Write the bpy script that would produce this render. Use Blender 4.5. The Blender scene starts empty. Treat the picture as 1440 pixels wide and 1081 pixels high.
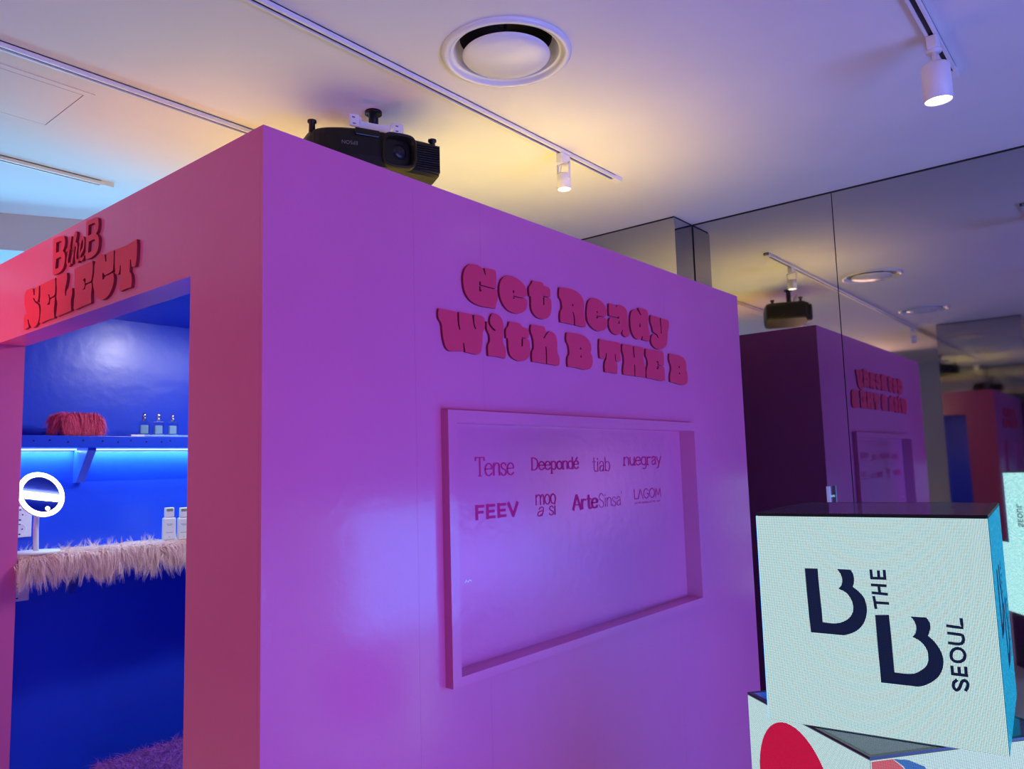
import bpy, bmesh, math, random
from mathutils import Vector, Matrix
random.seed(7)
scene = bpy.context.scene
COL = scene.collection
PI = math.pi
# ---------------------------------------------------------------- camera
cam_d = bpy.data.cameras.new('camera'); cam_d.sensor_width = 36.0; cam_d.lens = 1088.287 / 1440 * 36
cam_d.clip_start = 0.02; cam_d.clip_end = 60
cam = bpy.data.objects.new('camera', cam_d); COL.objects.link(cam); scene.camera = cam
_r = Vector((0.63794393, -0.76955863, -0.02840871)); _u = Vector((-0.0630044, -0.08892471, 0.99404368)); _f = Vector((0.76750113, 0.63235426, 0.10521456))
CAM = Vector((-1.03435, -1.62380, 1.54342))
cam.matrix_world = Matrix(((_r.x, _u.x, -_f.x, CAM.x), (_r.y, _u.y, -_f.y, CAM.y), (_r.z, _u.z, -_f.z, CAM.z), (0, 0, 0, 1)))
# ---------------------------------------------------------------- view, world, large lights
vs = scene.view_settings; vs.view_transform = 'Standard'; vs.look = 'None'; vs.gamma = 1; vs.exposure = 0.0; vs.use_curve_mapping = False
world = bpy.data.worlds.new('world'); scene.world = world; world.use_nodes = True
world.node_tree.nodes['Background'].inputs[0].default_value = (0.35, 0.36, 0.45, 1)
world.node_tree.nodes['Background'].inputs[1].default_value = 0.02
def area_light(name, loc, target, size, color, power, size_y=None, spread=180):
    d = bpy.data.lights.new(name, 'AREA'); d.energy = power; d.color = color; d.size = size
    d.shape = 'RECTANGLE'; d.size_y = size_y or size; d.spread = math.radians(spread)
    o = bpy.data.objects.new(name, d); COL.objects.link(o); o.location = loc
    o.rotation_euler = (Vector(target) - Vector(loc)).to_track_quat('-Z', 'Y').to_euler()
    return o
# the shop's video wall and shop front lie behind the camera and to the left of the booth
area_light('video_wall_light', (1.0, -4.4, 0.5), (1.4, 0, 0.75), 2.9, (0.15, 0.26, 1.0), 92, 0.9, 125)
area_light('jamb_fill_light', (-1.7, -4.9, 1.2), (0, 1.8, 1.3), 1.6, (0.82, 0.36, 1.0), 27, 1.2, 130)  # magenta fill added to brighten the opening's jamb, no known screen
area_light('shop_front_light', (0.5, 5.1, 1.6), (0.0, 3.4, 3.05), 2.0, (0.18, 0.58, 1.0), 34, 1.0, 120)
area_light('hidden_cyan_fill', (1.1, 2.75, 1.7), (0.0, 2.75, 3.05), 0.7, (0.16, 0.54, 1.0), 17, 0.4)  # cyan fill added out of sight behind the booth to tint ceiling and beam
area_light('room_light', (-4.2, 1.9, 2.3), (0, 0.8, 2.1), 1.2, (1.0, 0.55, 0.40), 44, 1.0)
def spot(name, loc, target, color, power, ang, blend=0.6, rad=0.04, parent=None):
    d = bpy.data.lights.new(name, 'SPOT'); d.energy = power; d.color = color; d.spot_size = math.radians(ang); d.spot_blend = blend; d.shadow_soft_size = rad
    o = bpy.data.objects.new(name, d); COL.objects.link(o); o.location = loc
    o.rotation_euler = (Vector(target) - Vector(loc)).to_track_quat('-Z', 'Y').to_euler()
    if parent: o.parent = parent; o.matrix_parent_inverse = parent.matrix_world.inverted()
    return o
spot('red_display_light', (-1.9, 2.3, 1.3), (0, 1.75, 2.25), (1.0, 0.05, 0.07), 170, 36, 0.9, 0.12)
spot('roof_bounce_fill', (1.15, 1.324, 2.93), (1.15, 1.40, 0), (1.0, 0.82, 0.30), 40, 130, 0.5, 0.03)   # unseen lamp added to warm the ceiling by bounce off the roof board
# ---------------------------------------------------------------- sizes (metres)
H = 2.40; W = 2.818; D = 2.25; XM = 3.4363; HC = 3.0493
Y1, Y2, ZO = 0.345, 1.850, 2.08; TW = 0.100; YB = 2.10
# outlines of the raised letters and of the logo, in metres on their walls
GET_READY=[('G',[[(0.7007,2.131),(0.7047,2.1518),(0.7144,2.1677),(0.7301,2.1795),(0.7493,2.1854),(0.7721,2.1856),(0.7879,2.1812),(0.7966,2.1755),(0.8043,2.1593),(0.8083,2.1612),(0.8033,2.1823),(0.8516,2.1854),(0.8589,2.1817),(0.8605,2.1659),(0.8581,2.1258),(0.8547,2.1233),(0.7833,2.1239),(0.7827,2.1349),(0.7756,2.1337),(0.7744,2.1014),(0.785,2.1024),(0.7859,2.1074),(0.781,2.108),(0.7814,2.1194),(0.8546,2.1198),(0.862,2.121),(0.865,2.1022),(0.8632,2.0846),(0.8568,2.0738),(0.8532,2.0573),(0.8101,2.0549),(0.7675,2.056),(0.7349,2.0643),(0.7133,2.0811),(0.7031,2.1031)]]),('e',[[(0.8748,2.131),(0.882,2.1521),(0.8959,2.167),(0.9154,2.1759),(0.9427,2.1797),(0.9741,2.1754),(1.0016,2.1633),(1.0172,2.149),(1.0214,2.1341),(1.0159,2.1228),(0.9993,2.1146),(0.9496,2.1139),(0.9457,2.1146),(0.9452,2.1031),(0.951,2.1032),(0.9513,2.1091),(0.9983,2.1104),(1.0094,2.1141),(1.0213,2.1081),(1.0205,2.0925),(1.0116,2.0757),(0.9887,2.061),(0.9646,2.0552),(0.9333,2.056),(0.9068,2.0648),(0.8885,2.0809),(0.8763,2.1039)],[(0.9445,2.1322),(0.9508,2.1327),(0.9508,2.123),(0.9441,2.123)]]),('t',[[(1.054,2.1838),(1.1114,2.1868),(1.1194,2.1761),(1.1455,2.175),(1.1561,2.1673),(1.1561,2.1444),(1.1502,2.1402),(1.1122,2.1389),(1.1104,2.1055),(1.1174,2.1065),(1.1189,2.1346),(1.1513,2.1361),(1.1597,2.1287),(1.1587,2.0963),(1.1486,2.0735),(1.126,2.0585),(1.1,2.0543),(1.0705,2.0578),(1.0503,2.0707),(1.0421,2.0878),(1.042,2.1112),(1.0416,2.1268),(1.0345,2.1257),(1.0324,2.141),(1.0331,2.1567),(1.0427,2.1661),(1.0516,2.1781)]]),('R',[[(1.2131,2.1855),(1.2615,2.1902),(1.3099,2.1894),(1.3476,2.1777),(1.3659,2.1595),(1.3682,2.1356),(1.3631,2.1188),(1.3651,2.1062),(1.3722,2.0878),(1.3749,2.0688),(1.372,2.0588),(1.3506,2.0568),(1.3025,2.0582),(1.3032,2.0852),(1.2962,2.1032),(1.2884,2.1078),(1.2957,2.0873),(1.2949,2.0579),(1.2534,2.0584),(1.2117,2.0578),(1.2102,2.0761),(1.2152,2.0983),(1.2241,2.1089),(1.2238,2.1306),(1.2192,2.1408),(1.2095,2.1502),(1.209,2.1687)],[(1.2876,2.1279),(1.2936,2.1383),(1.2984,2.1288)]]),('e',[[(1.3865,2.1317),(1.3938,2.1555),(1.4092,2.1708),(1.4328,2.1793),(1.468,2.1797),(1.5029,2.1682),(1.5227,2.1509),(1.5273,2.1314),(1.5174,2.1206),(1.505,2.1156),(1.4585,2.1138),(1.4502,2.1127),(1.4494,2.102),(1.4601,2.1034),(1.4594,2.1096),(1.5095,2.1116),(1.5271,2.1045),(1.5256,2.0842),(1.5072,2.0653),(1.4767,2.0557),(1.4414,2.0548),(1.4104,2.0651),(1.3889,2.0835),(1.3836,2.1054)],[(1.4511,2.125),(1.4564,2.134),(1.4617,2.1251)]]),('a',[[(1.5429,2.1747),(1.5895,2.1757),(1.5981,2.1649),(1.6017,2.1706),(1.615,2.1783),(1.6407,2.1796),(1.6692,2.1715),(1.6807,2.1521),(1.6819,2.1279),(1.6862,2.1005),(1.6928,2.0769),(1.6894,2.0608),(1.6691,2.0534),(1.6435,2.0574),(1.6347,2.0667),(1.6422,2.0796),(1.6363,2.0789),(1.6285,2.0694),(1.6116,2.0572),(1.5861,2.0543),(1.5586,2.0596),(1.5414,2.076),(1.5368,2.0956),(1.5443,2.1134),(1.5602,2.1195),(1.6137,2.1225),(1.6163,2.131),(1.6073,2.1298),(1.607,2.1264),(1.5421,2.1249),(1.5405,2.1432)],[(1.6075,2.1004),(1.6124,2.1144),(1.6174,2.1133),(1.617,2.1009)]]),('d',[[(1.7071,2.1522),(1.7185,2.1678),(1.7463,2.1781),(1.76,2.1789),(1.7856,2.1585),(1.7921,2.1618),(1.7711,2.1887),(1.8304,2.1912),(1.8511,2.1843),(1.8514,2.1498),(1.8465,2.1202),(1.8571,2.096),(1.8561,2.0633),(1.8462,2.0558),(1.7944,2.0566),(1.7978,2.0713),(1.7908,2.0705),(1.7856,2.0592),(1.7557,2.0542),(1.7292,2.0601),(1.7108,2.079),(1.7029,2.1026),(1.7017,2.1269)],[(1.7727,2.1068),(1.7778,2.1249),(1.7832,2.1238),(1.7824,2.108)]]),('y',[[(1.875,2.1719),(1.9533,2.1712),(1.9525,2.148),(1.9571,2.1263),(1.9567,2.1002),(1.9636,2.101),(1.9643,2.1309),(1.9608,2.1565),(1.963,2.171),(2.0275,2.1696),(2.0356,2.1585),(2.0317,2.1353),(2.0208,2.1189),(2.0145,2.0806),(2.0002,2.0529),(1.9683,2.0355),(1.9304,2.0292),(1.8942,2.0329),(1.8705,2.0486),(1.8673,2.0682),(1.8774,2.0839),(1.8998,2.0911),(1.9176,2.0858),(1.9278,2.0778),(1.9348,2.0808),(1.9219,2.0926),(1.9005,2.0982),(1.8865,2.1031),(1.8842,2.1175),(1.8717,2.1378),(1.8698,2.1558)]]),('W',[[(0.5905,2.0202),(0.6701,2.0203),(0.6721,1.9839),(0.6787,1.9648),(0.6831,1.9664),(0.6785,1.9861),(0.6792,2.0215),(0.7379,2.0219),(0.7423,1.9927),(0.7504,1.9755),(0.7554,1.9778),(0.7485,1.9949),(0.7482,2.0219),(0.7881,2.022),(0.7973,2.0154),(0.7978,1.9939),(0.7943,1.9805),(0.7876,1.9725),(0.7844,1.9435),(0.7802,1.9203),(0.7711,1.9009),(0.7542,1.8965),(0.7296,1.8978),(0.7033,1.8995),(0.7006,1.915),(0.6978,1.9286),(0.6937,1.9254),(0.6954,1.9006),(0.6656,1.8983),(0.6345,1.8961),(0.6194,1.9041),(0.6105,1.9221),(0.6054,1.9458),(0.6031,1.9699),(0.5988,1.9802),(0.5897,1.9898),(0.5882,2.0058)]]),('i',[[(0.8271,2.0266),(0.8384,2.0375),(0.8539,2.039),(0.8737,2.0328),(0.8867,2.0197),(0.8905,2.0023),(0.8881,1.9783),(0.8867,1.9457),(0.8966,1.932),(0.8987,1.9085),(0.895,1.8964),(0.8748,1.8975),(0.8439,1.8985),(0.8113,1.8975),(0.8099,1.9175),(0.8113,1.932),(0.8196,1.9444),(0.8195,1.9647),(0.8121,1.9754),(0.8069,1.9863),(0.8069,2.008),(0.8121,2.0095),(0.8173,1.9977),(0.8299,1.9862),(0.8463,1.9811),(0.8495,1.9847),(0.8324,1.9952),(0.8237,2.0072)]]),('t',[[(0.9201,2.0215),(0.9773,2.0227),(0.9888,2.0128),(1.0202,2.0105),(1.0246,2.0002),(1.0236,1.9801),(1.0137,1.9774),(0.9837,1.9763),(0.9808,1.945),(0.989,1.9458),(0.9912,1.9719),(1.016,1.9746),(1.0278,1.9667),(1.0289,1.9391),(1.0229,1.9171),(1.0052,1.9017),(0.9761,1.8946),(0.9479,1.8967),(0.9229,1.9078),(0.9145,1.9249),(0.9123,1.9484),(0.9116,1.9647),(0.9025,1.9652),(0.9019,1.9829),(0.9038,1.995),(0.9158,2.0069)]]),('h',[[(1.0397,2.0268),(1.1115,2.0287),(1.1202,2.0177),(1.1206,2.0067),(1.1062,1.9877),(1.1122,1.9861),(1.1255,2.0019),(1.1471,2.0152),(1.1681,2.0122),(1.1834,1.9994),(1.1877,1.9806),(1.1865,1.9418),(1.1965,1.9299),(1.1966,1.9042),(1.1908,1.8973),(1.1562,1.897),(1.1219,1.8979),(1.1236,1.939),(1.121,1.9583),(1.1153,1.9571),(1.1167,1.9258),(1.1151,1.8973),(1.074,1.8985),(1.0392,1.8986),(1.0377,1.9184),(1.0409,1.9342),(1.0489,1.9442),(1.0488,1.972),(1.0436,1.987),(1.0368,1.9986),(1.0349,2.0107)]]),('B',[[(1.2488,2.0238),(1.3013,2.0264),(1.3501,2.0249),(1.3868,2.0128),(1.4045,1.9931),(1.4045,1.9751),(1.3973,1.9636),(1.4091,1.9503),(1.4115,1.929),(1.4017,1.9084),(1.3789,1.8977),(1.3415,1.8954),(1.2991,1.8984),(1.2486,1.8984),(1.2467,1.9148),(1.251,1.9358),(1.2591,1.9435),(1.2589,1.9694),(1.2538,1.981),(1.2455,1.9905),(1.2443,2.0077)],[(1.3279,1.969),(1.3336,1.9801),(1.3397,1.9701)],[(1.329,1.9395),(1.3347,1.9506),(1.3395,1.9404)]]),('T',[[(1.4649,2.0232),(1.5317,2.0219),(1.6081,2.0236),(1.6159,2.0149),(1.6146,1.973),(1.6166,1.9542),(1.609,1.9479),(1.5809,1.9473),(1.5769,1.9582),(1.5782,1.9741),(1.5719,1.9735),(1.5717,1.954),(1.5819,1.9418),(1.5879,1.9291),(1.5839,1.8969),(1.5425,1.8975),(1.4953,1.8976),(1.4935,1.9177),(1.4982,1.9364),(1.5072,1.9483),(1.5116,1.9708),(1.5056,1.9725),(1.501,1.9551),(1.4958,1.9491),(1.4627,1.9487),(1.4604,1.9623),(1.4602,1.9952)]]),('H',[[(1.6328,2.0213),(1.7132,2.023),(1.7125,1.9976),(1.7172,1.974),(1.7255,1.9755),(1.7219,2.0025),(1.7221,2.022),(1.7968,2.0237),(1.801,2.0102),(1.795,1.9778),(1.8021,1.9547),(1.8066,1.9352),(1.8031,1.8974),(1.7815,1.8978),(1.7217,1.8974),(1.7241,1.9248),(1.7229,1.9457),(1.7161,1.9443),(1.7166,1.9242),(1.715,1.8977),(1.6766,1.8973),(1.6298,1.8984),(1.6293,1.9173),(1.635,1.9349),(1.639,1.9486),(1.6391,1.9676),(1.6346,1.9825),(1.6287,1.9972)]]),('E',[[(1.8199,2.0208),(1.9119,2.021),(1.9616,2.0217),(1.9732,2.0125),(1.9726,1.9649),(1.9596,1.9597),(1.9225,1.9611),(1.9206,1.9757),(1.906,1.9764),(1.9055,1.9715),(1.9141,1.9682),(1.9105,1.9475),(1.9012,1.9444),(1.904,1.9397),(1.9197,1.9418),(1.9227,1.9555),(1.97,1.9556),(1.9735,1.932),(1.9723,1.8949),(1.9487,1.8925),(1.8915,1.8943),(1.8163,1.8971),(1.8145,1.92),(1.8227,1.9405),(1.8293,1.953),(1.8276,1.9768),(1.8169,1.9878),(1.816,2.0036)]]),('B',[[(2.025,2.0194),(2.0816,2.0197),(2.1349,2.017),(2.17,2.0051),(2.184,1.9825),(2.1786,1.9583),(2.1884,1.9396),(2.1892,1.9138),(2.1761,1.8957),(2.1478,1.8875),(2.1029,1.8876),(2.0592,1.8915),(2.0206,1.894),(2.0201,1.9147),(2.0275,1.9361),(2.0349,1.9492),(2.0328,1.9699),(2.0252,1.9797),(2.0202,1.9981)],[(2.1029,1.9622),(2.1104,1.9738),(2.1183,1.9634)],[(2.1025,1.9333),(2.1099,1.944),(2.1178,1.9344)]])]
SELECT=[('S',[[(-1.5424,2.2084),(-1.5372,2.2283),(-1.5154,2.2385),(-1.484,2.2394),(-1.4612,2.2334),(-1.4517,2.2084),(-1.442,2.2074),(-1.4436,2.2338),(-1.4047,2.2359),(-1.4036,2.2061),(-1.407,2.1865),(-1.4148,2.1784),(-1.4301,2.1835),(-1.4472,2.1978),(-1.4568,2.1973),(-1.4339,2.1784),(-1.4023,2.165),(-1.3918,2.144),(-1.3919,2.1174),(-1.4047,2.0993),(-1.4298,2.0894),(-1.4607,2.092),(-1.4847,2.1105),(-1.4934,2.1261),(-1.5033,2.1268),(-1.4878,2.0974),(-1.5279,2.0926),(-1.5401,2.096),(-1.5407,2.1288),(-1.5382,2.149),(-1.5061,2.146),(-1.5261,2.1644),(-1.5403,2.1873)]]),('E',[[(-1.3918,2.236),(-1.259,2.2381),(-1.2546,2.2138),(-1.255,2.1815),(-1.2619,2.1768),(-1.2982,2.1742),(-1.3034,2.1869),(-1.3218,2.1893),(-1.3086,2.1805),(-1.3055,2.1636),(-1.3132,2.1576),(-1.3227,2.1526),(-1.2986,2.1504),(-1.2944,2.1677),(-1.2549,2.1704),(-1.2555,2.1492),(-1.2598,2.124),(-1.2526,2.0961),(-1.2915,2.0979),(-1.341,2.0968),(-1.3787,2.0949),(-1.3875,2.0985),(-1.3813,2.1225),(-1.3794,2.1488),(-1.3906,2.1772),(-1.3885,2.2003)]]),('L',[[(-1.2431,2.2394),(-1.1591,2.2379),(-1.1548,2.2219),(-1.1594,2.2036),(-1.1699,2.18),(-1.1652,2.1596),(-1.1567,2.1588),(-1.1577,2.1716),(-1.1446,2.1805),(-1.1088,2.1769),(-1.1101,2.1543),(-1.1175,2.1336),(-1.112,2.1009),(-1.1573,2.0996),(-1.2037,2.0986),(-1.2312,2.0978),(-1.2394,2.1016),(-1.2336,2.1264),(-1.2312,2.1453),(-1.2406,2.1629),(-1.2396,2.1983),(-1.2453,2.2187)]]),('E',[[(-1.0964,2.2396),(-0.9547,2.2397),(-0.9513,2.2093),(-0.9582,2.1774),(-0.9656,2.1741),(-1.0029,2.1737),(-1.0039,2.1885),(-1.0107,2.1934),(-1.0232,2.1889),(-1.0095,2.1773),(-1.0108,2.1653),(-1.0155,2.1606),(-1.0259,2.1556),(-1.0065,2.1548),(-1.0003,2.1675),(-0.9582,2.1683),(-0.9546,2.1556),(-0.9591,2.1293),(-0.9552,2.1022),(-0.9957,2.102),(-1.0385,2.101),(-1.0859,2.0997),(-1.0937,2.1049),(-1.0903,2.1292),(-1.0862,2.1534),(-1.0951,2.1923),(-1.09,2.2039)]]),('C',[[(-0.9393,2.195),(-0.9376,2.2218),(-0.9184,2.2422),(-0.8917,2.2474),(-0.868,2.2436),(-0.8578,2.2179),(-0.8505,2.217),(-0.8533,2.2412),(-0.8449,2.244),(-0.8014,2.2434),(-0.7999,2.2159),(-0.803,2.1816),(-0.8117,2.1775),(-0.8592,2.175),(-0.866,2.1786),(-0.8697,2.1843),(-0.879,2.1846),(-0.8764,2.1637),(-0.865,2.1625),(-0.8634,2.1687),(-0.8011,2.172),(-0.795,2.1541),(-0.8025,2.1294),(-0.8239,2.1098),(-0.8538,2.0993),(-0.8823,2.1001),(-0.9098,2.1093),(-0.9316,2.1307),(-0.9477,2.1665)]]),('T',[[(-0.7899,2.2431),(-0.7148,2.2406),(-0.6477,2.2457),(-0.6443,2.2245),(-0.646,2.1858),(-0.6531,2.164),(-0.6765,2.167),(-0.6825,2.1907),(-0.688,2.1917),(-0.6881,2.1715),(-0.6903,2.155),(-0.6783,2.1444),(-0.6737,2.1239),(-0.6769,2.1055),(-0.7138,2.1062),(-0.7507,2.1054),(-0.7572,2.1102),(-0.755,2.1269),(-0.7528,2.1437),(-0.7489,2.163),(-0.7495,2.186),(-0.7546,2.187),(-0.7585,2.1676),(-0.7675,2.1612),(-0.7854,2.1645),(-0.7901,2.1908),(-0.7918,2.2202)]]),('B',[[(-1.286,2.3819),(-1.2392,2.3808),(-1.2038,2.3765),(-1.1889,2.3689),(-1.1823,2.3532),(-1.1861,2.3343),(-1.1994,2.3216),(-1.1812,2.307),(-1.1793,2.2826),(-1.1888,2.2626),(-1.2113,2.252),(-1.2445,2.2493),(-1.2776,2.252),(-1.2803,2.271),(-1.284,2.3388)],[(-1.2595,2.3628),(-1.2187,2.3616),(-1.2099,2.3524),(-1.2137,2.3334),(-1.2319,2.326),(-1.2592,2.3266)],[(-1.2557,2.3041),(-1.2168,2.3053),(-1.2052,2.2942),(-1.2089,2.2752),(-1.2298,2.2682),(-1.2598,2.2694)]]),('B',[[(-1.0106,2.3832),(-0.9744,2.3823),(-0.9412,2.3808),(-0.9229,2.3735),(-0.9172,2.3567),(-0.9209,2.3349),(-0.9342,2.3244),(-0.9156,2.3111),(-0.911,2.2897),(-0.9188,2.2667),(-0.9432,2.2557),(-0.9751,2.2517),(-1.0089,2.2552),(-1.0099,2.2832),(-1.0115,2.3465)],[(-0.9934,2.3656),(-0.9519,2.365),(-0.9396,2.3566),(-0.9408,2.3393),(-0.9591,2.3309),(-0.9939,2.3305)],[(-0.9872,2.3098),(-0.9482,2.3099),(-0.9334,2.2985),(-0.9369,2.2807),(-0.9599,2.273),(-0.9918,2.2722)]])]
SCRIPT_THE=[[(-1.1327,2.3596),(-1.1424,2.3317),(-1.152,2.3012),(-1.1596,2.2788),(-1.1511,2.2637),(-1.1305,2.2645)],[(-1.1709,2.3163),(-1.1364,2.3207)],[(-1.1221,2.2618),(-1.1132,2.287),(-1.1052,2.3154),(-1.0946,2.3432),(-1.0896,2.3572),(-1.0986,2.363),(-1.1045,2.354),(-1.1123,2.3212),(-1.1175,2.2964)],[(-1.1158,2.3004),(-1.1029,2.3192),(-1.0891,2.3232),(-1.0831,2.3108),(-1.0885,2.2884),(-1.0884,2.2735),(-1.0785,2.2626),(-1.0635,2.2622)],[(-1.0635,2.2622),(-1.0491,2.2827),(-1.0313,2.296),(-1.027,2.3182),(-1.0349,2.3322),(-1.0475,2.3289),(-1.057,2.3097),(-1.0612,2.2851),(-1.0549,2.2669),(-1.0411,2.2611),(-1.0244,2.2672)]]
CUBE_LOGO=[('B',[[(-0.1417,0.1214),(-0.1114,0.1219),(-0.1103,0.0729),(-0.108,-0.0051),(-0.0841,-0.006),(-0.0664,-0.0025),(-0.0504,0.0068),(-0.04,0.0196),(-0.036,0.0358),(-0.0396,0.0534),(-0.05,0.0687),(-0.0668,0.0767),(-0.0594,0.0852),(-0.0566,0.0984),(-0.0595,0.1123),(-0.0665,0.1231),(-0.0357,0.1226),(-0.0307,0.1119),(-0.0298,0.0979),(-0.0337,0.0827),(-0.0229,0.0745),(-0.0108,0.0594),(-0.0066,0.04),(-0.008,0.0202),(-0.017,-0.0021),(-0.0333,-0.0193),(-0.0529,-0.0291),(-0.0665,-0.032),(-0.1015,-0.0317),(-0.1373,-0.032),(-0.1403,0.0443)]]),('B',[[(0.0106,0.0217),(0.0403,0.0238),(0.0415,-0.009),(0.0426,-0.1047),(0.0666,-0.1047),(0.0825,-0.1027),(0.097,-0.0944),(0.1101,-0.0816),(0.1151,-0.0642),(0.1128,-0.0457),(0.1019,-0.0299),(0.086,-0.021),(0.0928,-0.0119),(0.0952,0.0016),(0.0921,0.0147),(0.0853,0.024),(0.1172,0.0248),(0.1229,0.0154),(0.1241,0.0024),(0.1181,-0.0161),(0.1296,-0.0271),(0.1401,-0.0447),(0.1446,-0.0628),(0.1422,-0.0834),(0.1323,-0.1031),(0.1158,-0.1182),(0.0944,-0.1293),(0.0735,-0.1302),(0.0128,-0.1314),(0.0111,-0.0525)]])]
CUBE_WORDS=[('T',[[(0.0108,0.0629),(0.0136,0.0372)],[(0.0127,0.0501),(0.0405,0.0502)]]),('H',[[(0.0085,0.0903),(0.0379,0.0901)],[(0.0091,0.0722),(0.0398,0.0711)],[(0.0232,0.0896),(0.0242,0.072)]]),('E',[[(0.0089,0.1061),(0.0391,0.1066)],[(0.0089,0.1061),(0.0086,0.1235)],[(0.0248,0.1062),(0.0249,0.1227)],[(0.038,0.1065),(0.0378,0.1242)]]),('S',[[(0.1671,-0.1065),(0.1613,-0.1127),(0.1602,-0.1226),(0.1646,-0.128),(0.1698,-0.125),(0.1742,-0.1162),(0.1777,-0.1079),(0.1833,-0.1044),(0.1876,-0.1086),(0.1876,-0.1172),(0.1833,-0.1259)]]),('E',[[(0.1598,-0.0938),(0.1885,-0.0943)],[(0.1604,-0.0941),(0.1602,-0.078)],[(0.1743,-0.0943),(0.1742,-0.0787)],[(0.1869,-0.0942),(0.1871,-0.0772)]]),('O',[[(0.175,-0.037),(0.1822,-0.0393),(0.1873,-0.047),(0.1866,-0.0562),(0.1811,-0.0633),(0.1735,-0.0665),(0.1653,-0.0651),(0.1608,-0.0591),(0.1612,-0.0498),(0.1664,-0.041),(0.175,-0.037)]]),('U',[[(0.1586,-0.027),(0.1765,-0.0276),(0.1841,-0.025),(0.1876,-0.0167),(0.1863,-0.0082),(0.1781,-0.0066),(0.1586,-0.0057)]]),('L',[[(0.1581,0.0101),(0.1872,0.0077),(0.1867,0.0269)]])]
# ---------------------------------------------------------------- helpers
class MB:
    def __init__(s): s.v = []; s.f = []; s.sm = []
    def add(s, vs_, fs, smooth=False):
        n = len(s.v); s.v += [tuple(p) for p in vs_]
        for f in fs: s.f.append(tuple(i + n for i in f)); s.sm.append(smooth)
        return s
    def box(s, x0, x1, y0, y1, z0, z1):
        return s.add([(x0,y0,z0),(x1,y0,z0),(x1,y1,z0),(x0,y1,z0),(x0,y0,z1),(x1,y0,z1),(x1,y1,z1),(x0,y1,z1)],
                     [(0,3,2,1),(4,5,6,7),(0,1,5,4),(1,2,6,5),(2,3,7,6),(3,0,4,7)])
    def bbox(s, x0, x1, y0, y1, z0, z1, b):
        bm = bmesh.new(); bmesh.ops.create_cube(bm, size=1)
        for v in bm.verts: v.co = Vector(((x0+x1)/2 + v.co.x*(x1-x0), (y0+y1)/2 + v.co.y*(y1-y0), (z0+z1)/2 + v.co.z*(z1-z0)))
        bmesh.ops.bevel(bm, geom=bm.edges[:], offset=b, segments=2, profile=0.5, affect='EDGES')
        bm.verts.index_update(); s.add([v.co[:] for v in bm.verts], [tuple(v.index for v in f.verts) for f in bm.faces]); bm.free(); return s
    def lathe(s, prof, n=32, c=(0,0,0), cap=False):
        vs_ = []; fs = []; m = len(prof)
        for i in range(n):
            a = 2*PI*i/n
            for r, z in prof: vs_.append((c[0]+r*math.cos(a), c[1]+r*math.sin(a), c[2]+z))
        for i in range(n):
            j = (i+1) % n
            for k in range(m-1): fs.append((i*m+k, j*m+k, j*m+k+1, i*m+k+1))
        if cap:
            fs.append(tuple(i*m for i in range(n))[::-1]); fs.append(tuple(i*m+m-1 for i in range(n)))
        return s.add(vs_, fs, True)
    def tube(s, pts, r, n=8):
        vs_ = []; fs = []; P = [Vector(p) for p in pts]
        for i, p in enumerate(P):
            t = (P[min(i+1,len(P)-1)] - P[max(i-1,0)]).normalized()
            a = t.orthogonal().normalized() if i == 0 else (a - t*a.dot(t)).normalized()
            b = t.cross(a)
            for k in range(n):
                q = 2*PI*k/n; vs_.append(p + a*r*math.cos(q) + b*r*math.sin(q))
        for i in range(len(P)-1):
            for k in range(n): l = (k+1) % n; fs.append((i*n+k, i*n+l, (i+1)*n+l, (i+1)*n+k))
        fs.append(tuple(range(n))[::-1]); fs.append(tuple((len(P)-1)*n+k for k in range(n)))
        return s.add(vs_, fs, True)
    def xf(s, m): s.v = [tuple(m @ Vector(p)) for p in s.v]; return s
    def build(s, name, mat, parent=None, **props):
        me = bpy.data.meshes.new(name); me.from_pydata(s.v, [], s.f)
        me.polygons.foreach_set('use_smooth', s.sm); me.update(); me.materials.append(mat)
        if any(s.sm) and not all(s.sm): pass
        return obj(name, me, parent, **props)
def obj(name, me, parent=None, **props):
    o = bpy.data.objects.new(name, me); COL.objects.link(o)
    if parent: o.parent = parent
    for k, v in props.items(): o[k] = v
    return o
def thing(name, label, cat, loc=(0,0,0), rz=0.0, group=None):
    o = bpy.data.objects.new(name, None); COL.objects.link(o); o.empty_display_size = 0.05
    o.location = loc; o.rotation_euler = (0,0,rz); o['label'] = label; o['category'] = cat
    if group: o['group'] = group
    return o
def group_struct(name, label=None):
    o = bpy.data.objects.new(name, None); COL.objects.link(o); o['kind'] = 'structure'
    if label: o['label'] = label
    return o
def copy_tree(o, parent=None):
    c = o.copy(); COL.objects.link(c); c.parent = parent
    for ch in list(o.children): copy_tree(ch, c)
    return c
def smooth_loop(p, sub=3, closed=True, ang=52):
    n = len(p); out = []
    def corner(i):
        if not closed and (i == 0 or i == n-1): return True
        a = Vector(p[i]) - Vector(p[i-1]); b = Vector(p[(i+1) % n]) - Vector(p[i])
        return a.length < 1e-9 or b.length < 1e-9 or abs(a.angle_signed(b)) > math.radians(ang)
    cs = [corner(i) for i in range(n)]
    for i in range(n if closed else n-1):
        j = (i+1) % n; p1 = Vector(p[i]); p2 = Vector(p[j])
        L = (p2-p1).length
        def tang(k):
            a = Vector(p[k-1]); b = Vector(p[(k+1) % n]); return (b-a).normalized()
        m1 = (p2-p1) if cs[i] else tang(i)*L
        m2 = (p2-p1) if cs[j] else tang(j)*L
        for q in range(sub):
            t = q/sub; t2 = t*t; t3 = t2*t
            out.append(tuple(p1*(2*t3-3*t2+1) + m1*(t3-2*t2+t) + p2*(-2*t3+3*t2) + m2*(t3-t2)))
    if not closed: out.append(tuple(p[-1]))
    return out
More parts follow.
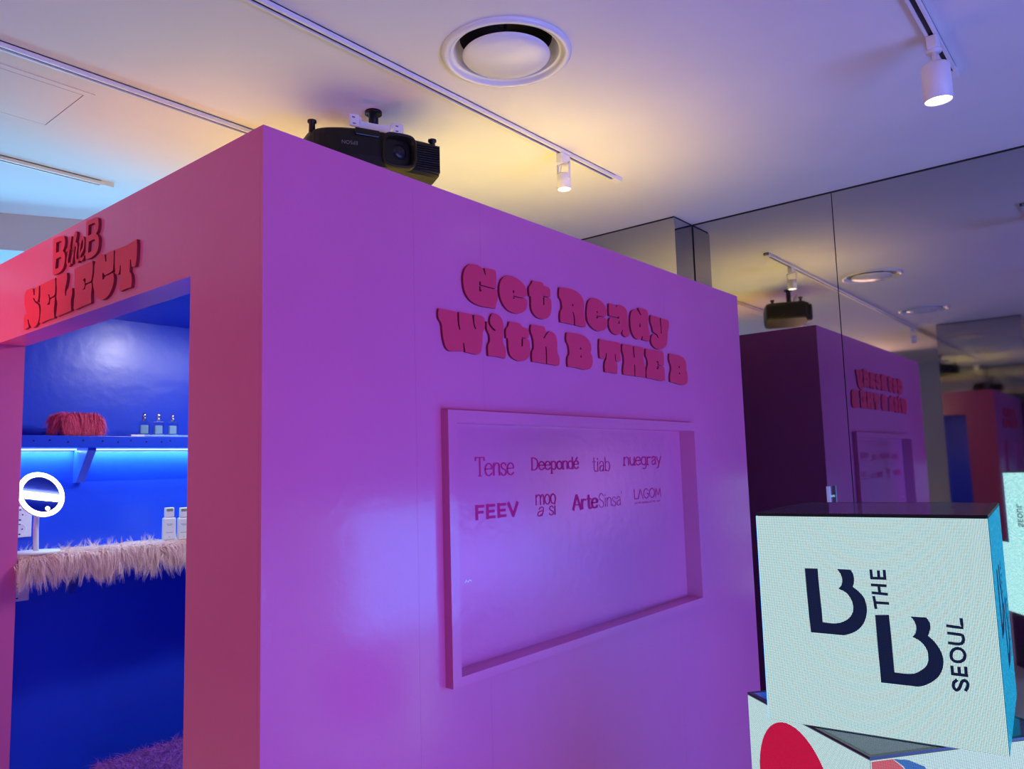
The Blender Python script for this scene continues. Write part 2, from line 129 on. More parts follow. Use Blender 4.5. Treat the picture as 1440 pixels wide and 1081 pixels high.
def filled(loops, depth):          # flat outlines with holes, as a solid slab of the given depth (local z -depth/2 .. depth/2)
    cu = bpy.data.curves.new('tmp', 'CURVE'); cu.dimensions = '2D'; cu.fill_mode = 'BOTH'; cu.extrude = depth/2
    for lp in loops:
        sp = cu.splines.new('POLY'); sp.points.add(len(lp)-1); sp.use_cyclic_u = True
        for i, q in enumerate(lp): sp.points[i].co = (q[0], q[1], 0, 1)
    o = bpy.data.objects.new('tmp', cu); COL.objects.link(o)
    dg = bpy.context.evaluated_depsgraph_get(); me = bpy.data.meshes.new_from_object(o.evaluated_get(dg))
    bpy.data.objects.remove(o); bpy.data.curves.remove(cu)
    return me
def edge_slot(me):                 # side faces of a letter get a darker red than its front
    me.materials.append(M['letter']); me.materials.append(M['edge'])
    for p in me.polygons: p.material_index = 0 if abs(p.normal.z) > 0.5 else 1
def ribbon(mb, pts, w, thick=None, m=None, z=None, ext=0.0):   # flat stroke in local xy; thick -> solid
    P = [Vector(p) for p in pts]
    if ext and len(P) >= 2:
        P[0] = P[0] - (P[1]-P[0]).normalized()*ext; P[-1] = P[-1] + (P[-1]-P[-2]).normalized()*ext
    L = []; Rr = []
    for i, p in enumerate(P):
        t = (P[min(i+1,len(P)-1)] - P[max(i-1,0)])
        if t.length < 1e-9: t = Vector((1,0))
        t.normalize(); nn = Vector((-t.y, t.x)); ww = w(t) if callable(w) else w
        L.append(p + nn*ww/2); Rr.append(p - nn*ww/2)
    n = len(P)
    if z is None: z = 0.00002*(len(mb.f) % 40)     # crossing strokes never lie in one plane
    if thick is None:
        mb.add([(q.x,q.y,z) for q in L] + [(q.x,q.y,z) for q in Rr], [(i, n+i, n+i+1, i+1) for i in range(n-1)])
    else:
        a = thick/2
        vs_ = [(q.x,q.y,a) for q in L] + [(q.x,q.y,a) for q in Rr] + [(q.x,q.y,-a) for q in L] + [(q.x,q.y,-a) for q in Rr]
        fs = []
        for i in range(n-1):
            fs += [(i, n+i, n+i+1, i+1), (2*n+i, 2*n+i+1, 3*n+i+1, 3*n+i), (i, i+1, 2*n+i+1, 2*n+i), (n+i, 3*n+i, 3*n+i+1, n+i+1)]
        fs += [(0, 2*n, 3*n, n), (n-1, 2*n-1, 4*n-1, 3*n-1)]
        mb.add(vs_, fs)
    return mb
# ---------------------------------------------------------------- materials
def mat(name, color, rough=0.5, metal=0.0, spec=0.5, bump=0.0, bscale=200.0, var=0.0, vscale=3.0, emit=None, es=0.0, trans=0.0, coat=0.0, stretch=None, detail=3.0):
    m = bpy.data.materials.new(name); m.use_nodes = True; nt = m.node_tree; b = nt.nodes['Principled BSDF']
    b.inputs['Base Color'].default_value = (*color, 1); b.inputs['Roughness'].default_value = rough; b.inputs['Metallic'].default_value = metal
    b.inputs['Specular IOR Level'].default_value = spec; b.inputs['Transmission Weight'].default_value = trans; b.inputs['Coat Weight'].default_value = coat
    if emit: b.inputs['Emission Color'].default_value = (*emit, 1); b.inputs['Emission Strength'].default_value = es
    tc = nt.nodes.new('ShaderNodeTexCoord'); src = tc.outputs['Object']
    if stretch:
        mp = nt.nodes.new('ShaderNodeMapping'); mp.inputs['Scale'].default_value = stretch; nt.links.new(src, mp.inputs[0]); src = mp.outputs[0]
    if bump:
        n = nt.nodes.new('ShaderNodeTexNoise'); n.inputs['Scale'].default_value = bscale; n.inputs['Detail'].default_value = detail; nt.links.new(src, n.inputs['Vector'])
        bp = nt.nodes.new('ShaderNodeBump'); bp.inputs['Strength'].default_value = bump; bp.inputs['Distance'].default_value = 0.01
        nt.links.new(n.outputs['Fac'], bp.inputs['Height']); nt.links.new(bp.outputs[0], b.inputs['Normal'])
    if var:
        n = nt.nodes.new('ShaderNodeTexNoise'); n.inputs['Scale'].default_value = vscale; n.inputs['Detail'].default_value = 4; nt.links.new(src, n.inputs['Vector'])
        r = nt.nodes.new('ShaderNodeValToRGB'); r.color_ramp.elements[0].position = 0.3; r.color_ramp.elements[1].position = 0.7
        r.color_ramp.elements[0].color = (*[c*(1-var) for c in color], 1); r.color_ramp.elements[1].color = (*[min(1, c*(1+var)) for c in color], 1)
        nt.links.new(n.outputs['Fac'], r.inputs[0]); nt.links.new(r.outputs[0], b.inputs['Base Color'])
    return m
M = {}
M['pink'] = mat('pink_satin_paint', (0.72, 0.14, 0.37), 0.19, bump=0.10, bscale=26, var=0.03, vscale=2, detail=6)
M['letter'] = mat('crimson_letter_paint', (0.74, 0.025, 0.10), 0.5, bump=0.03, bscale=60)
M['edge'] = mat('dark_letter_side', (0.26, 0.006, 0.035), 0.6)
M['print'] = mat('magenta_print', (0.62, 0.010, 0.16), 0.6, spec=0.2)
M['blue'] = mat('blue_satin_paint', (0.015, 0.07, 0.72), 0.30, bump=0.16, bscale=14, var=0.04, vscale=3, detail=5)
M['ceil'] = mat('white_ceiling_paint', (0.80, 0.79, 0.77), 0.75, bump=0.03, bscale=120, var=0.015)
M['hatch'] = mat('white_hatch_paint', (0.80, 0.79, 0.77), 0.7)
M['white'] = mat('white_powder_coat', (0.82, 0.82, 0.82), 0.4)
M['vent'] = mat('white_vent_enamel', (0.80, 0.81, 0.83), 0.22)
M['dark'] = mat('dark_cavity', (0.012, 0.012, 0.014), 0.7)
M['slot'] = mat('track_slot', (0.03, 0.02, 0.02), 0.6)
M['black'] = mat('black_plastic', (0.004, 0.004, 0.005), 0.45, spec=0.3)
M['blackgloss'] = mat('glossy_black_plastic', (0.004, 0.004, 0.005), 0.25, spec=0.35)
M['greytext'] = mat('grey_print', (0.16, 0.16, 0.17), 0.5)
M['lens'] = mat('lens_glass', (0.01, 0.01, 0.02), 0.25, spec=0.3)
M['steel'] = mat('mirror_steel', (0.46, 0.46, 0.47), 0.028, metal=1.0, bump=0.008, bscale=1.6, detail=1.0)
M['steeledge'] = mat('steel_edge', (0.6, 0.6, 0.6), 0.25, metal=1.0)
M['ply'] = mat('plywood', (0.70, 0.62, 0.32), 0.6, var=0.10, vscale=4, stretch=(1, 12, 1))
M['floor'] = mat('polished_concrete', (0.46, 0.45, 0.44), 0.35, var=0.12, vscale=1.5)
M['wall'] = mat('off_white_wall', (0.62, 0.62, 0.60), 0.7, var=0.03)
M['beam'] = mat('grey_beam', (0.52, 0.53, 0.55), 0.6, bump=0.05, bscale=8)
M['lamp'] = mat('lamp_face', (1, 1, 1), 0.5, emit=(1.0, 0.84, 0.55), es=9)
def thin_glass(name, tint, f):
    m = bpy.data.materials.new(name); m.use_nodes = True; nt = m.node_tree; nt.nodes.remove(nt.nodes['Principled BSDF'])
    a = nt.nodes.new('ShaderNodeBsdfTransparent'); a.inputs[0].default_value = (*tint, 1); g = nt.nodes.new('ShaderNodeBsdfGlossy'); g.inputs[0].default_value = (1, 1, 1, 1); g.inputs['Roughness'].default_value = 0.12
    fr_ = nt.nodes.new('ShaderNodeLayerWeight'); fr_.inputs[0].default_value = f; mx = nt.nodes.new('ShaderNodeMixShader')
    nt.links.new(fr_.outputs['Facing'], mx.inputs[0]); nt.links.new(a.outputs[0], mx.inputs[1]); nt.links.new(g.outputs[0], mx.inputs[2]); nt.links.new(mx.outputs[0], nt.nodes['Material Output'].inputs[0]); return m
M['glass'] = thin_glass('clear_glass', (0.86, 0.92, 0.95), 0.55)
M['chrome'] = mat('silver_cap', (0.85, 0.86, 0.88), 0.15, metal=1.0)
M['acrylic'] = mat('frosted_acrylic', (0.30, 0.55, 0.85), 0.2, spec=0.6)
M['liquid'] = mat('pale_liquid', (0.45, 0.68, 0.80), 0.15)
M['card'] = mat('white_card', (0.85, 0.85, 0.85), 0.5)
M['plastic'] = mat('white_plastic', (0.80, 0.81, 0.82), 0.35)
M['mirror'] = mat('mirror_glass', (0.75, 0.77, 0.80), 0.01, metal=1.0)
M['ring'] = mat('ring_light', (1, 1, 1), 0.5, emit=(1.0, 0.97, 0.90), es=10)
M['strip'] = mat('led_strip', (1, 1, 1), 0.5, emit=(0.45, 0.85, 1.0), es=1.6)
M['tube'] = mat('white_tube_light', (1, 1, 1), 0.5, emit=(0.80, 0.90, 1.0), es=9)
M['pinkfur'] = mat('pale_pink_fur', (0.97, 0.70, 0.67), 0.6, var=0.08, vscale=20)
M['hotfur'] = mat('hot_pink_fur', (0.97, 0.13, 0.27), 0.6, var=0.2, vscale=25)
M['purplefur'] = mat('violet_fur', (0.30, 0.10, 0.55), 0.6, var=0.25, vscale=20)
M['darktext'] = mat('dark_print', (0.03, 0.03, 0.04), 0.6)
M['greyprint'] = mat('grey_label', (0.25, 0.25, 0.26), 0.6)
M['slate'] = mat('led_cube_casing', (0.012, 0.012, 0.016), 0.25)
M['cubetop'] = mat('led_cube_top_sheet', (0.06, 0.09, 0.16), 0.10, spec=1.0)  # blue base tint stands in for the LED screen's reflection
def led_mat(name, c1, c2, strength, pitch=0.0031, axis='xz', noise=0.0):
    m = bpy.data.materials.new(name); m.use_nodes = True; nt = m.node_tree; b = nt.nodes['Principled BSDF']; N = nt.nodes.new; Lk = nt.links.new
    b.inputs['Base Color'].default_value = (0.006, 0.006, 0.008, 1); b.inputs['Roughness'].default_value = 0.5; b.inputs['Specular IOR Level'].default_value = 0.12
    tc = N('ShaderNodeTexCoord'); sp = N('ShaderNodeSeparateXYZ'); Lk(tc.outputs['Object'], sp.inputs[0])
    def cell(out):
        k = N('ShaderNodeMath'); k.operation = 'PINGPONG'; k.inputs[1].default_value = pitch/2; Lk(out, k.inputs[0])
        g = N('ShaderNodeMath'); g.operation = 'GREATER_THAN'; g.inputs[1].default_value = pitch*0.15; Lk(k.outputs[0], g.inputs[0]); return g.outputs[0]
    mu = N('ShaderNodeMath'); mu.operation = 'MULTIPLY'; Lk(cell(sp.outputs['X']), mu.inputs[0]); Lk(cell(sp.outputs['Y']), mu.inputs[1])
    ma = N('ShaderNodeMath'); ma.operation = 'MULTIPLY_ADD'; ma.inputs[1].default_value = strength*0.8; ma.inputs[2].default_value = strength*0.2; Lk(mu.outputs[0], ma.inputs[0])
    Lk(ma.outputs[0], b.inputs['Emission Strength'])
    if noise:
        n = N('ShaderNodeTexNoise'); n.inputs['Scale'].default_value = 90; Lk(tc.outputs['Object'], n.inputs['Vector'])
        r = N('ShaderNodeValToRGB'); r.color_ramp.elements[0].position = 0.4; r.color_ramp.elements[1].position = 0.62
        r.color_ramp.elements[0].color = (*c1, 1); r.color_ramp.elements[1].color = (*c2, 1); Lk(n.outputs['Fac'], r.inputs[0]); Lk(r.outputs[0], b.inputs['Emission Color'])
    else: b.inputs['Emission Color'].default_value = (*c1, 1)
    return m
M['ledwhite'] = led_mat('led_white_screen', (0.66, 0.92, 0.95), None, 1.15)
M['ledbright'] = led_mat('led_blue_screen', (0.04, 0.32, 1.0), None, 13.0)
M['ledcyan'] = led_mat('led_cyan_screen', (0.0, 0.30, 0.66), (0.01, 0.58, 0.88), 1.2, noise=1)
M['ledmint'] = led_mat('led_mint_screen', (0.22, 0.75, 0.80), (0.70, 1.0, 0.95), 3.4, noise=1)
M['lednavy'] = led_mat('led_navy_pixels', (0.006, 0.016, 0.07), None, 1.0)
M['ledred'] = led_mat('led_red_pixels', (0.80, 0.010, 0.07), None, 1.0)
M['ledcoral'] = led_mat('led_coral_pixels', (0.85, 0.16, 0.16), None, 1.0)
M['ledblue'] = led_mat('led_blue_pixels', (0.06, 0.22, 0.65), None, 1.0)
# ---------------------------------------------------------------- the room
VENTS = [(1.055, 0.08), (-0.95, 0.10), (-2.80, 0.10)]
RX0, RX1, RY0, RY1 = -6.2, XM + 0.35, -5.6, 5.6
circ = lambda c, r, n=48: [(c[0]+r*math.cos(2*PI*i/n), c[1]+r*math.sin(2*PI*i/n)) for i in range(n)]
me = filled([[(RX0,RY0),(RX1,RY0),(RX1,RY1),(RX0,RY1)]] + [circ(c, 0.205) for c in VENTS], 0.012)
me.materials.append(M['ceil']); o = obj('ceiling', me, kind='structure'); o.location = (0, 0, HC + 0.006)
MB().box(RX0,RX1,RY0,RY1,HC+0.35,HC+0.40).build('ceiling_slab', M['dark'], kind='structure')
MB().box(RX0,RX1,RY0,RY1,-0.08,0).build('floor', M['floor'], kind='structure')
MB().box(RX0-0.1,RX0,RY0,RY1,0,HC+0.012).build('wall_left', M['wall'], kind='structure')
MB().box(RX0,RX1,RY0-0.1,RY0,0,HC+0.012).build('wall_front', M['wall'], kind='structure')
MB().box(RX0,RX1,RY1,RY1+0.1,0,HC+0.012).build('wall_back', M['wall'], kind='structure')
# mirror-steel wall: separate panels with dark joints in front of a dark backing
wr = group_struct('wall_right')
MB().box(XM+0.004,XM+0.08,RY0,0.535,0,HC).build('backing', M['dark'], wr)
ys = [0.533, -0.333, -1.55, -2.77, -3.99, RY0]
for a, b in zip(ys, ys[1:]):
    MB().box(XM,XM+0.004,b+0.0025,a-0.0025,0,HC-0.012).build('steel_panel', M['steel'], wr)
wc = group_struct('wall_column')
MB().box(3.192+0.006,RX1,0.533,RY1,0,HC).build('core', M['dark'], wc)
MB().box(3.192,3.197,0.529,1.75,0,HC-0.012).build('steel_panel', M['steel'], wc)
MB().box(3.192,3.197,1.755,3.0,0,HC-0.012).build('steel_panel', M['steel'], wc)
MB().box(3.197,XM-0.012,0.529,0.533,0,HC-0.012).build('steel_panel', M['steel'], wc)
pc = thing('steel_column', 'mirror-polished steel column reflected dimly at the right in the steel wall', 'column', (-2.4,-0.2,0))
MB().box(-0.245,0.245,-0.41,0.42,0,HC-0.001).build('core', M['dark'], pc)
for (x0,x1,y0,y1) in ((0.246,0.250,-0.41,0.42),(-0.250,-0.246,-0.41,0.42),(-0.25,0.25,0.421,0.425),(-0.25,0.25,-0.415,-0.411)):
    MB().box(x0,x1,y0,y1,0.002,HC-0.012).build('steel_panel', M['steel'], pc)
# beam beyond the booth
bd = Vector((0.372, -0.197, 0)).normalized(); bn = Vector((-bd.y, bd.x, 0)); bo = Vector((0.414, 3.278, 0))
mb = MB().box(-1.6, 1.9, 0, 0.45, HC-0.212, HC); mb.xf(Matrix.Translation(bo) @ Matrix(((bd.x,bn.x,0,0),(bd.y,bn.y,0,0),(0,0,1,0),(0,0,0,1)))).build('ceiling_beam', M['beam'], kind='structure')
# ---------------------------------------------------------------- ceiling fittings
def make_vent(c, label):
    t = thing('ceiling_vent', label, 'vent', (c[0], c[1], HC), 0, 'round ceiling vents')
    MB().lathe([(0.2385,0.0),(0.2385,-0.006),(0.232,-0.013),(0.222,-0.0155),(0.212,-0.0125),(0.207,-0.004),(0.200,0.002),(0.196,0.000),(0.192,0.004),(0.176,0.045),(0.170,0.055)], 64).build('flange_ring', M['vent'], t)
    MB().lathe([(0.170,0.055),(0.172,0.16),(0.0,0.16)], 48).build('duct', M['dark'], t)
    MB().lathe([(0.0,-0.034),(0.06,-0.0335),(0.075,-0.031),(0.11,-0.027),(0.150,-0.020),(0.159,-0.014),(0.161,-0.010),(0.156,-0.007),(0.0,-0.004)], 64).build('centre_disc', M['vent'], t)
    mb = MB().tube([(0,0,-0.006),(0,0,0.16)], 0.008); mb.box(-0.17,0.17,-0.006,0.006,0.075,0.085).build('hanger', M['dark'], t)
    return t
make_vent(VENTS[0], 'large white round ceiling vent above the pink booth, seen directly')
make_vent(VENTS[1], 'round white ceiling vent seen only in the steel wall, second reflected one from the projector')
make_vent(VENTS[2], 'round white ceiling vent seen only faintly in the reflected steel column')
def make_track(x0, x1, y, label):
    t = thing('light_track', label, 'light track', (x0, y, HC), 0, 'ceiling light tracks')
    L = x1 - x0; w = 0.0185; h = 0.020
    MB().box(0,L,-w,-w+0.010,-h,0).box(0,L,w-0.010,w,-h,0).box(0,L,-w,w,-0.004,0).build('rail', M['white'], t)
    MB().box(0,L-0.04,-w+0.0101,w-0.0101,-0.014,-0.0041).build('slot', M['slot'], t)
    MB().box(L-0.062,L,-w-0.0008,w+0.0008,-h-0.0012,0).build('end_cap', M['white'], t)
    return t
make_track(-3.6, 2.42, 0.447, 'long white light track between projector and round vent, ending in mid ceiling')
make_track(-3.0, 2.60, 1.324, 'white light track running behind the top corner of the booth')
make_track(-3.0, 0.651, 2.40, 'short-looking white light track over the left end of the booth')
make_track(-1.2, 2.376, -1.1385, 'white light track at the upper right of the ceiling')
WARM = (1.0, 0.82, 0.30)
def make_spotlight(x, y, label, aim, power, color=WARM, small=False, ang=70, head=0.0):
    t = thing('track_spotlight', label, 'spotlight', (x, y, HC-0.0205), 0, 'ceiling track spotlights')
    MB().bbox(-0.035,0.035,-0.017,0.017,-0.045,0,0.003).build('adapter', M['white'], t)
    z = -0.045
    rh, lh = (0.033, 0.075) if small else (0.047, 0.132)
    if small:
        br = MB().box(-0.006,0.006,-0.036,-0.032,-0.125,z).box(-0.006,0.006,0.032,0.036,-0.125,z).box(-0.006,0.006,-0.036,0.036,z-0.004,z)
        br.tube([(0.012,0.02,z),(0.02,0.03,-0.07),(0.0,0.028,-0.085),(-0.01,0.02,-0.10)], 0.002, 6).build('yoke', M['white'], t)
        top = -0.098
    else:
        MB().lathe([(0.0,z+0.001),(0.026,z+0.001),(0.026,z-0.006),(0.0,z-0.006)], 24).tube([(0,0,z-0.004),(0,0,z-0.07)], 0.008, 10).build('stem', M['white'], t)
        top = z-0.055
    hd = MB().lathe([(0.0,0.0),(rh*0.93,0.0),(rh,-0.006),(rh,-lh),(rh*0.93,-lh),(rh*0.93,-lh+0.010)], 40)
    d = (Vector(aim) - Vector((x, y, HC-0.12))).normalized(); q = Vector((0,0,-1)).rotation_difference(d).to_matrix().to_4x4()
    X = Matrix.Translation((0,0,top)) @ q
    hdo = hd.xf(X).build('lamp_head', M['white'], t)
    MB().lathe([(0.0,-lh+0.008),(rh*0.93,-lh+0.008)], 32).xf(X).build('lamp_face', M['lamp'], hdo, label='glowing warm lamp face')
    p = Vector((x, y, HC-0.0205)) + X @ Vector((0,0,-lh-0.004))
    spot('spotlight_beam', p, p + d, color, power, ang, 0.5, rh*0.8)
    return t
make_spotlight(1.915, 0.447, 'small white spotlight glowing warm on the long track beside the booth', (1.93, 0.45, 0), 54, small=True, ang=130)
make_spotlight(1.99, -1.1385, 'white cylindrical spotlight lit at the upper right corner of the ceiling', (2.08, -1.15, 0), 14)
make_spotlight(-2.06, 0.447, 'spotlight on the long track seen only in the steel wall, beside the reflected steel column', (-3.0, 0.9, 0), 60, small=True, ang=110)
make_spotlight(0.30, -1.1385, 'spotlight at the far right edge seen only as a reflection in the steel wall', (0.30, -1.5, 0), 10)
# access hatch
t = thing('ceiling_hatch', 'square white access hatch set in the ceiling at the far left', 'access hatch', (-0.035, 1.70, HC))
fr = MB()
for (x0,x1,y0,y1) in ((-0.225,0.225,-0.225,-0.195),(-0.225,0.225,0.195,0.225),(-0.225,-0.195,-0.195,0.195),(0.195,0.225,-0.195,0.195)): fr.box(x0,x1,y0,y1,-0.003,0)
fr.build('hatch_frame', M['hatch'], t)
MB().bbox(-0.192,0.192,-0.192,0.192,-0.0035,0.0,0.0012).build('hatch_door', M['hatch'], t)
MB().box(-0.1935,0.1935,-0.1945,-0.1925,-0.0012,0).box(0.1925,0.1945,-0.1935,0.1935,-0.0012,0).build('hatch_gap', M['dark'], t)
# ---------------------------------------------------------------- projector
def make_projector():
    a = math.radians(-23.4)
    t = thing('projector', 'black ceiling projector hanging upside down behind the top edge of the booth', 'projector', (1.02, 0.82, 2.752), a)
    hw, dp, hh = 0.272, 0.19, 0.145
    # body outline seen from above (front at -y)
    def outline(k):
        P = [(-hw,-0.05),(-hw+0.02,-0.11),(-hw+0.08,-0.15),(-0.10,-0.175),(0.06,-0.18),(0.13,-0.165),(hw-0.03,-0.15),(hw,-0.13),(hw,0.14),(hw-0.04,dp),(-hw+0.04,dp),(-hw,0.14)]
        return [(x*k, y*k) for x, y in smooth_loop(P, 3, True, 75)]
    prof = [(0.93,0.0),(0.985,0.012),(1.0,0.035),(1.0,hh-0.03),(0.975,hh-0.008),(0.93,hh)]
    mb = MB(); n = len(outline(1)); vs_ = []; fs = []
    for k, z in prof: vs_ += [(x,y,z) for x, y in outline(k)]
    for i in range(len(prof)-1):
        for j in range(n): l = (j+1) % n; fs.append((i*n+j, i*n+l, (i+1)*n+l, (i+1)*n+j))
    fs.append(tuple(range(n))[::-1]); fs.append(tuple((len(prof)-1)*n+j for j in range(n)))
    mb.add(vs_, fs); body = mb.build('body', M['black'], t)
    # lens bezel (rounded square hood), lens
    def rsq(r, p=4.0, n=32): 
        out = []
        for i in range(n):
            c, s_ = math.cos(2*PI*i/n), math.sin(2*PI*i/n); out.append((r*math.copysign(abs(c)**(2/p), c), r*math.copysign(abs(s_)**(2/p), s_)))
        return out
    cx, cz = 0.075, 0.07
    mb = MB(); vs_ = []; fs = []; rings = [(0.072,-0.160),(0.072,-0.196),(0.066,-0.202),(0.060,-0.196),(0.050,-0.166)]
    for r, y in rings: vs_ += [(cx+x, y, cz+z) for x, z in rsq(r)]
    for i in range(len(rings)-1):
        for j in range(32): l = (j+1) % 32; fs.append((i*32+j, i*32+l, (i+1)*32+l, (i+1)*32+j))
    bez = mb.add(vs_, fs, True).build('lens_hood', M['black'], t)
    ln = MB().lathe([(0.0,0.012),(0.02,0.010),(0.034,0.0),(0.036,-0.006)], 32).xf(Matrix.Translation((cx,-0.176,cz)) @ Matrix.Rotation(PI/2,4,'X')); ln.build('lens', M['lens'], bez)
    for k in range(11):
        z = 0.022 + k*0.0098
        MB().box(0.155,0.258,-0.166,-0.150,z,z+0.004).build('grille_slat', M['blackgloss'], t)
    MB().box(0.150,0.262,-0.158,-0.140,0.016,0.132).build('grille_recess', M['dark'], t)
    MB().bbox(-0.105,-0.005,-0.185,-0.16,0.112,0.142,0.004).build('focus_cover', M['blackgloss'], t)
    tx = bpy.data.curves.new('maker_name', 'FONT'); tx.body = 'EPSON'; tx.size = 0.021; tx.align_x = 'CENTER'; tx.align_y = 'CENTER'; tx.extrude = 0.0004
    o = bpy.data.objects.new('tmp', tx); COL.objects.link(o); dg = bpy.context.evaluated_depsgraph_get(); me = bpy.data.meshes.new_from_object(o.evaluated_get(dg)); bpy.data.objects.remove(o)
    me.materials.append(M['greytext']); o = obj('maker_name', me, t); o.location = (-0.125,-0.1755,0.078); o.rotation_euler = (PI/2, PI, math.radians(-8))
    for x, y in ((-0.252,-0.085),(0.252,-0.10),(-0.20,0.13),(0.20,0.13)):
        MB().lathe([(0.0,hh-0.012),(0.013,hh-0.012),(0.012,hh+0.024),(0.018,hh+0.028),(0.018,hh+0.036),(0.014,hh+0.038),(0.0,hh+0.038)], 20, (x,y,0)).build('foot', M['black'], t)
    MB().bbox(-0.29,-0.255,-0.02,0.12,0.02,0.11,0.01).build('side_vent', M['blackgloss'], t)
    top = HC - 2.752
    m = MB().lathe([(0.0,hh),(0.07,hh),(0.07,hh+0.006),(0.022,hh+0.012),(0.020,top-0.012),(0.036,top-0.012),(0.036,top),(0.0,top)], 28, (0.02,-0.02,0)); m.build('mount_column', M['black'], t)
    b = MB().box(-0.06,0.075,-0.075,-0.06,hh+0.045,hh+0.075).box(-0.06,0.075,-0.075,0.03,hh+0.028,hh+0.034)
    b.box(-0.098,-0.060,-0.085,-0.079,hh+0.045,hh+0.095).box(0.085,0.128,-0.085,-0.079,hh+0.045,hh+0.088)
    b.tube([(-0.060,-0.08,hh+0.09),(-0.050,-0.075,hh+0.07),(-0.055,-0.05,hh+0.03)], 0.008, 8).tube([(0.085,-0.08,hh+0.085),(0.075,-0.072,hh+0.065),(0.07,-0.05,hh+0.03)], 0.006, 8)
    mo = b.build('mount_bracket', M['white'], t)
    for x, z in ((-0.085,hh+0.083),(-0.082,hh+0.057),(0.10,hh+0.077),(0.10,hh+0.055)):
        MB().box(x-0.005,x+0.007,-0.0856,-0.084,z-0.002,z+0.002).build('screw_slot', M['dark'], mo)
    return t
make_projector()
# ---------------------------------------------------------------- the booth
bt = thing('display_booth', 'large pink painted booth with blue interior seen through a side opening', 'booth')
NX0, NX1, NZ0, NZ1 = 0.604, 2.205, 0.923, 1.712
def wall_panel(x0, x1, name='front_panel'):
    mb = MB(); g = 0.0002
    x0 += g; x1 -= g
    cells = [(x0,x1,0.0,NZ0),(x0,x1,NZ1,H)]
    if x0 < NX0: cells.append((x0,min(x1,NX0),NZ0,NZ1))
    if x1 > NX1: cells.append((max(x0,NX1),x1,NZ0,NZ1))
    if x0 > NX0 and x1 < NX1:
        for a, b, c, d in cells: MB().box(a,b,0.0,0.012,c,d).build(name, M['pink'], bt)
        return
    for a, b, c, d in cells: mb.box(a,b,0.0,0.012,c,d)
    return mb.build(name, M['pink'], bt)
XS = [0.0, 0.4998, 0.795, 2.014, W]
for a, b in zip(XS, XS[1:]): wall_panel(a, b)
MB().box(0.0125,NX0-0.02,0.0122,TW,0.001,H-0.001).box(NX1+0.02,W-0.013,0.0122,TW,0.001,H-0.001).box(NX0-0.02,NX1+0.02,0.0122,TW,0.001,NZ0-0.02).box(NX0-0.02,NX1+0.02,0.0122,TW,NZ1+0.02,H-0.001).build('front_frame', M['pink'], bt)
MB().box(NX0-0.03,NX1+0.03,0.062,0.10,NZ0-0.03,NZ1+0.03).build('niche_back', M['pink'], bt)
MB().box(0.0,TW,0.0125,Y1,0,H).build('corner_pier', M['pink'], bt)
MB().box(0.0,TW,Y1,Y2,ZO,H).build('lintel', M['pink'], bt)
MB().box(0.0,TW,Y2,D,0,H).build('far_pier', M['pink'], bt)
MB().box(W-0.10,W,0.0125,D,0,H).build('end_wall', M['pink'], bt)
MB().box(TW,W-0.10,D-0.10,D,0,H).build('back_wall', M['pink'], bt)
MB().box(TW,W-0.10,YB,D-0.101,0,2.31).build('interior_back_lining', M['blue'], bt)
MB().box(TW+0.001,W-0.115,TW+0.001,TW+0.015,0,2.285).build('interior_front_lining', M['blue'], bt)
MB().box(W-0.114,W-0.101,TW+0.016,YB-0.001,0,2.285).build('interior_end_lining', M['blue'], bt)
MB().box(TW+0.0005,W-0.101,TW+0.001,YB-0.0005,2.286,2.308).build('interior_ceiling', M['blue'], bt)
MB().box(TW,W-0.10,TW,YB,0.001,0.012).build('interior_floor', M['blue'], bt)
MB().box(TW,W-0.10,TW,D-0.10,2.34,2.36).build('roof_board', M['ply'], bt)
dl = MB().lathe([(0.0,0.0),(0.04,0.0),(0.045,-0.004),(0.045,0.0)], 24, (0.86,1.36,2.284)).build('interior_downlight', M['strip'], bt)
spot('downlight_beam', (0.86,1.36,2.27), (0.62,2.1,1.55), (1.0,0.93,0.92), 12, 120, 0.7, 0.05)
tb = MB().bbox(0.75,1.45,1.09,1.125,2.268,2.2855,0.004).build('interior_tube_light', M['tube'], bt)
area_light('tube_glow', (1.10,1.107,2.262), (1.10,1.25,0.5), 0.68, (0.95,0.92,1.0), 12, 0.03)
# ---------------------------------------------------------------- raised lettering
TS = 0.009
sg = thing('raised_lettering', 'crimson chunky raised letters reading Get Ready With B THE B above the framed niche', 'sign', (0,0,0))
for ch, loops in GET_READY:
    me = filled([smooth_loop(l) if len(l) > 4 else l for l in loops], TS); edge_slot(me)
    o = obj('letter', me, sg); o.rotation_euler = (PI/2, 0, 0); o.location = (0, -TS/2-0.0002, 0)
s2 = thing('raised_lettering', 'red raised letters reading B the B SELECT on the lintel above the side opening', 'sign', (0,0,0))
ROT = Matrix(((0,0,-1,0),(-1,0,0,0),(0,1,0,0),(0,0,0,1)))    # local x -> -y, local y -> z, local z -> -x
for ch, loops in SELECT:
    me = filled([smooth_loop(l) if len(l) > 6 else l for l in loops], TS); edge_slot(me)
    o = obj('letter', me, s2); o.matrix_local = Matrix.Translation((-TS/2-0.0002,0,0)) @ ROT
for strokes in ([0,1],[2,3],[4]):
    mb = MB()
    for i in strokes: ribbon(mb, smooth_loop(SCRIPT_THE[i], 4, False, 100), 0.011, TS)
    o = mb.build('letter', M['letter'], s2); o.data.materials.clear(); edge_slot(o.data); o.matrix_local = Matrix.Translation((-TS/2-0.0002,0,0)) @ ROT
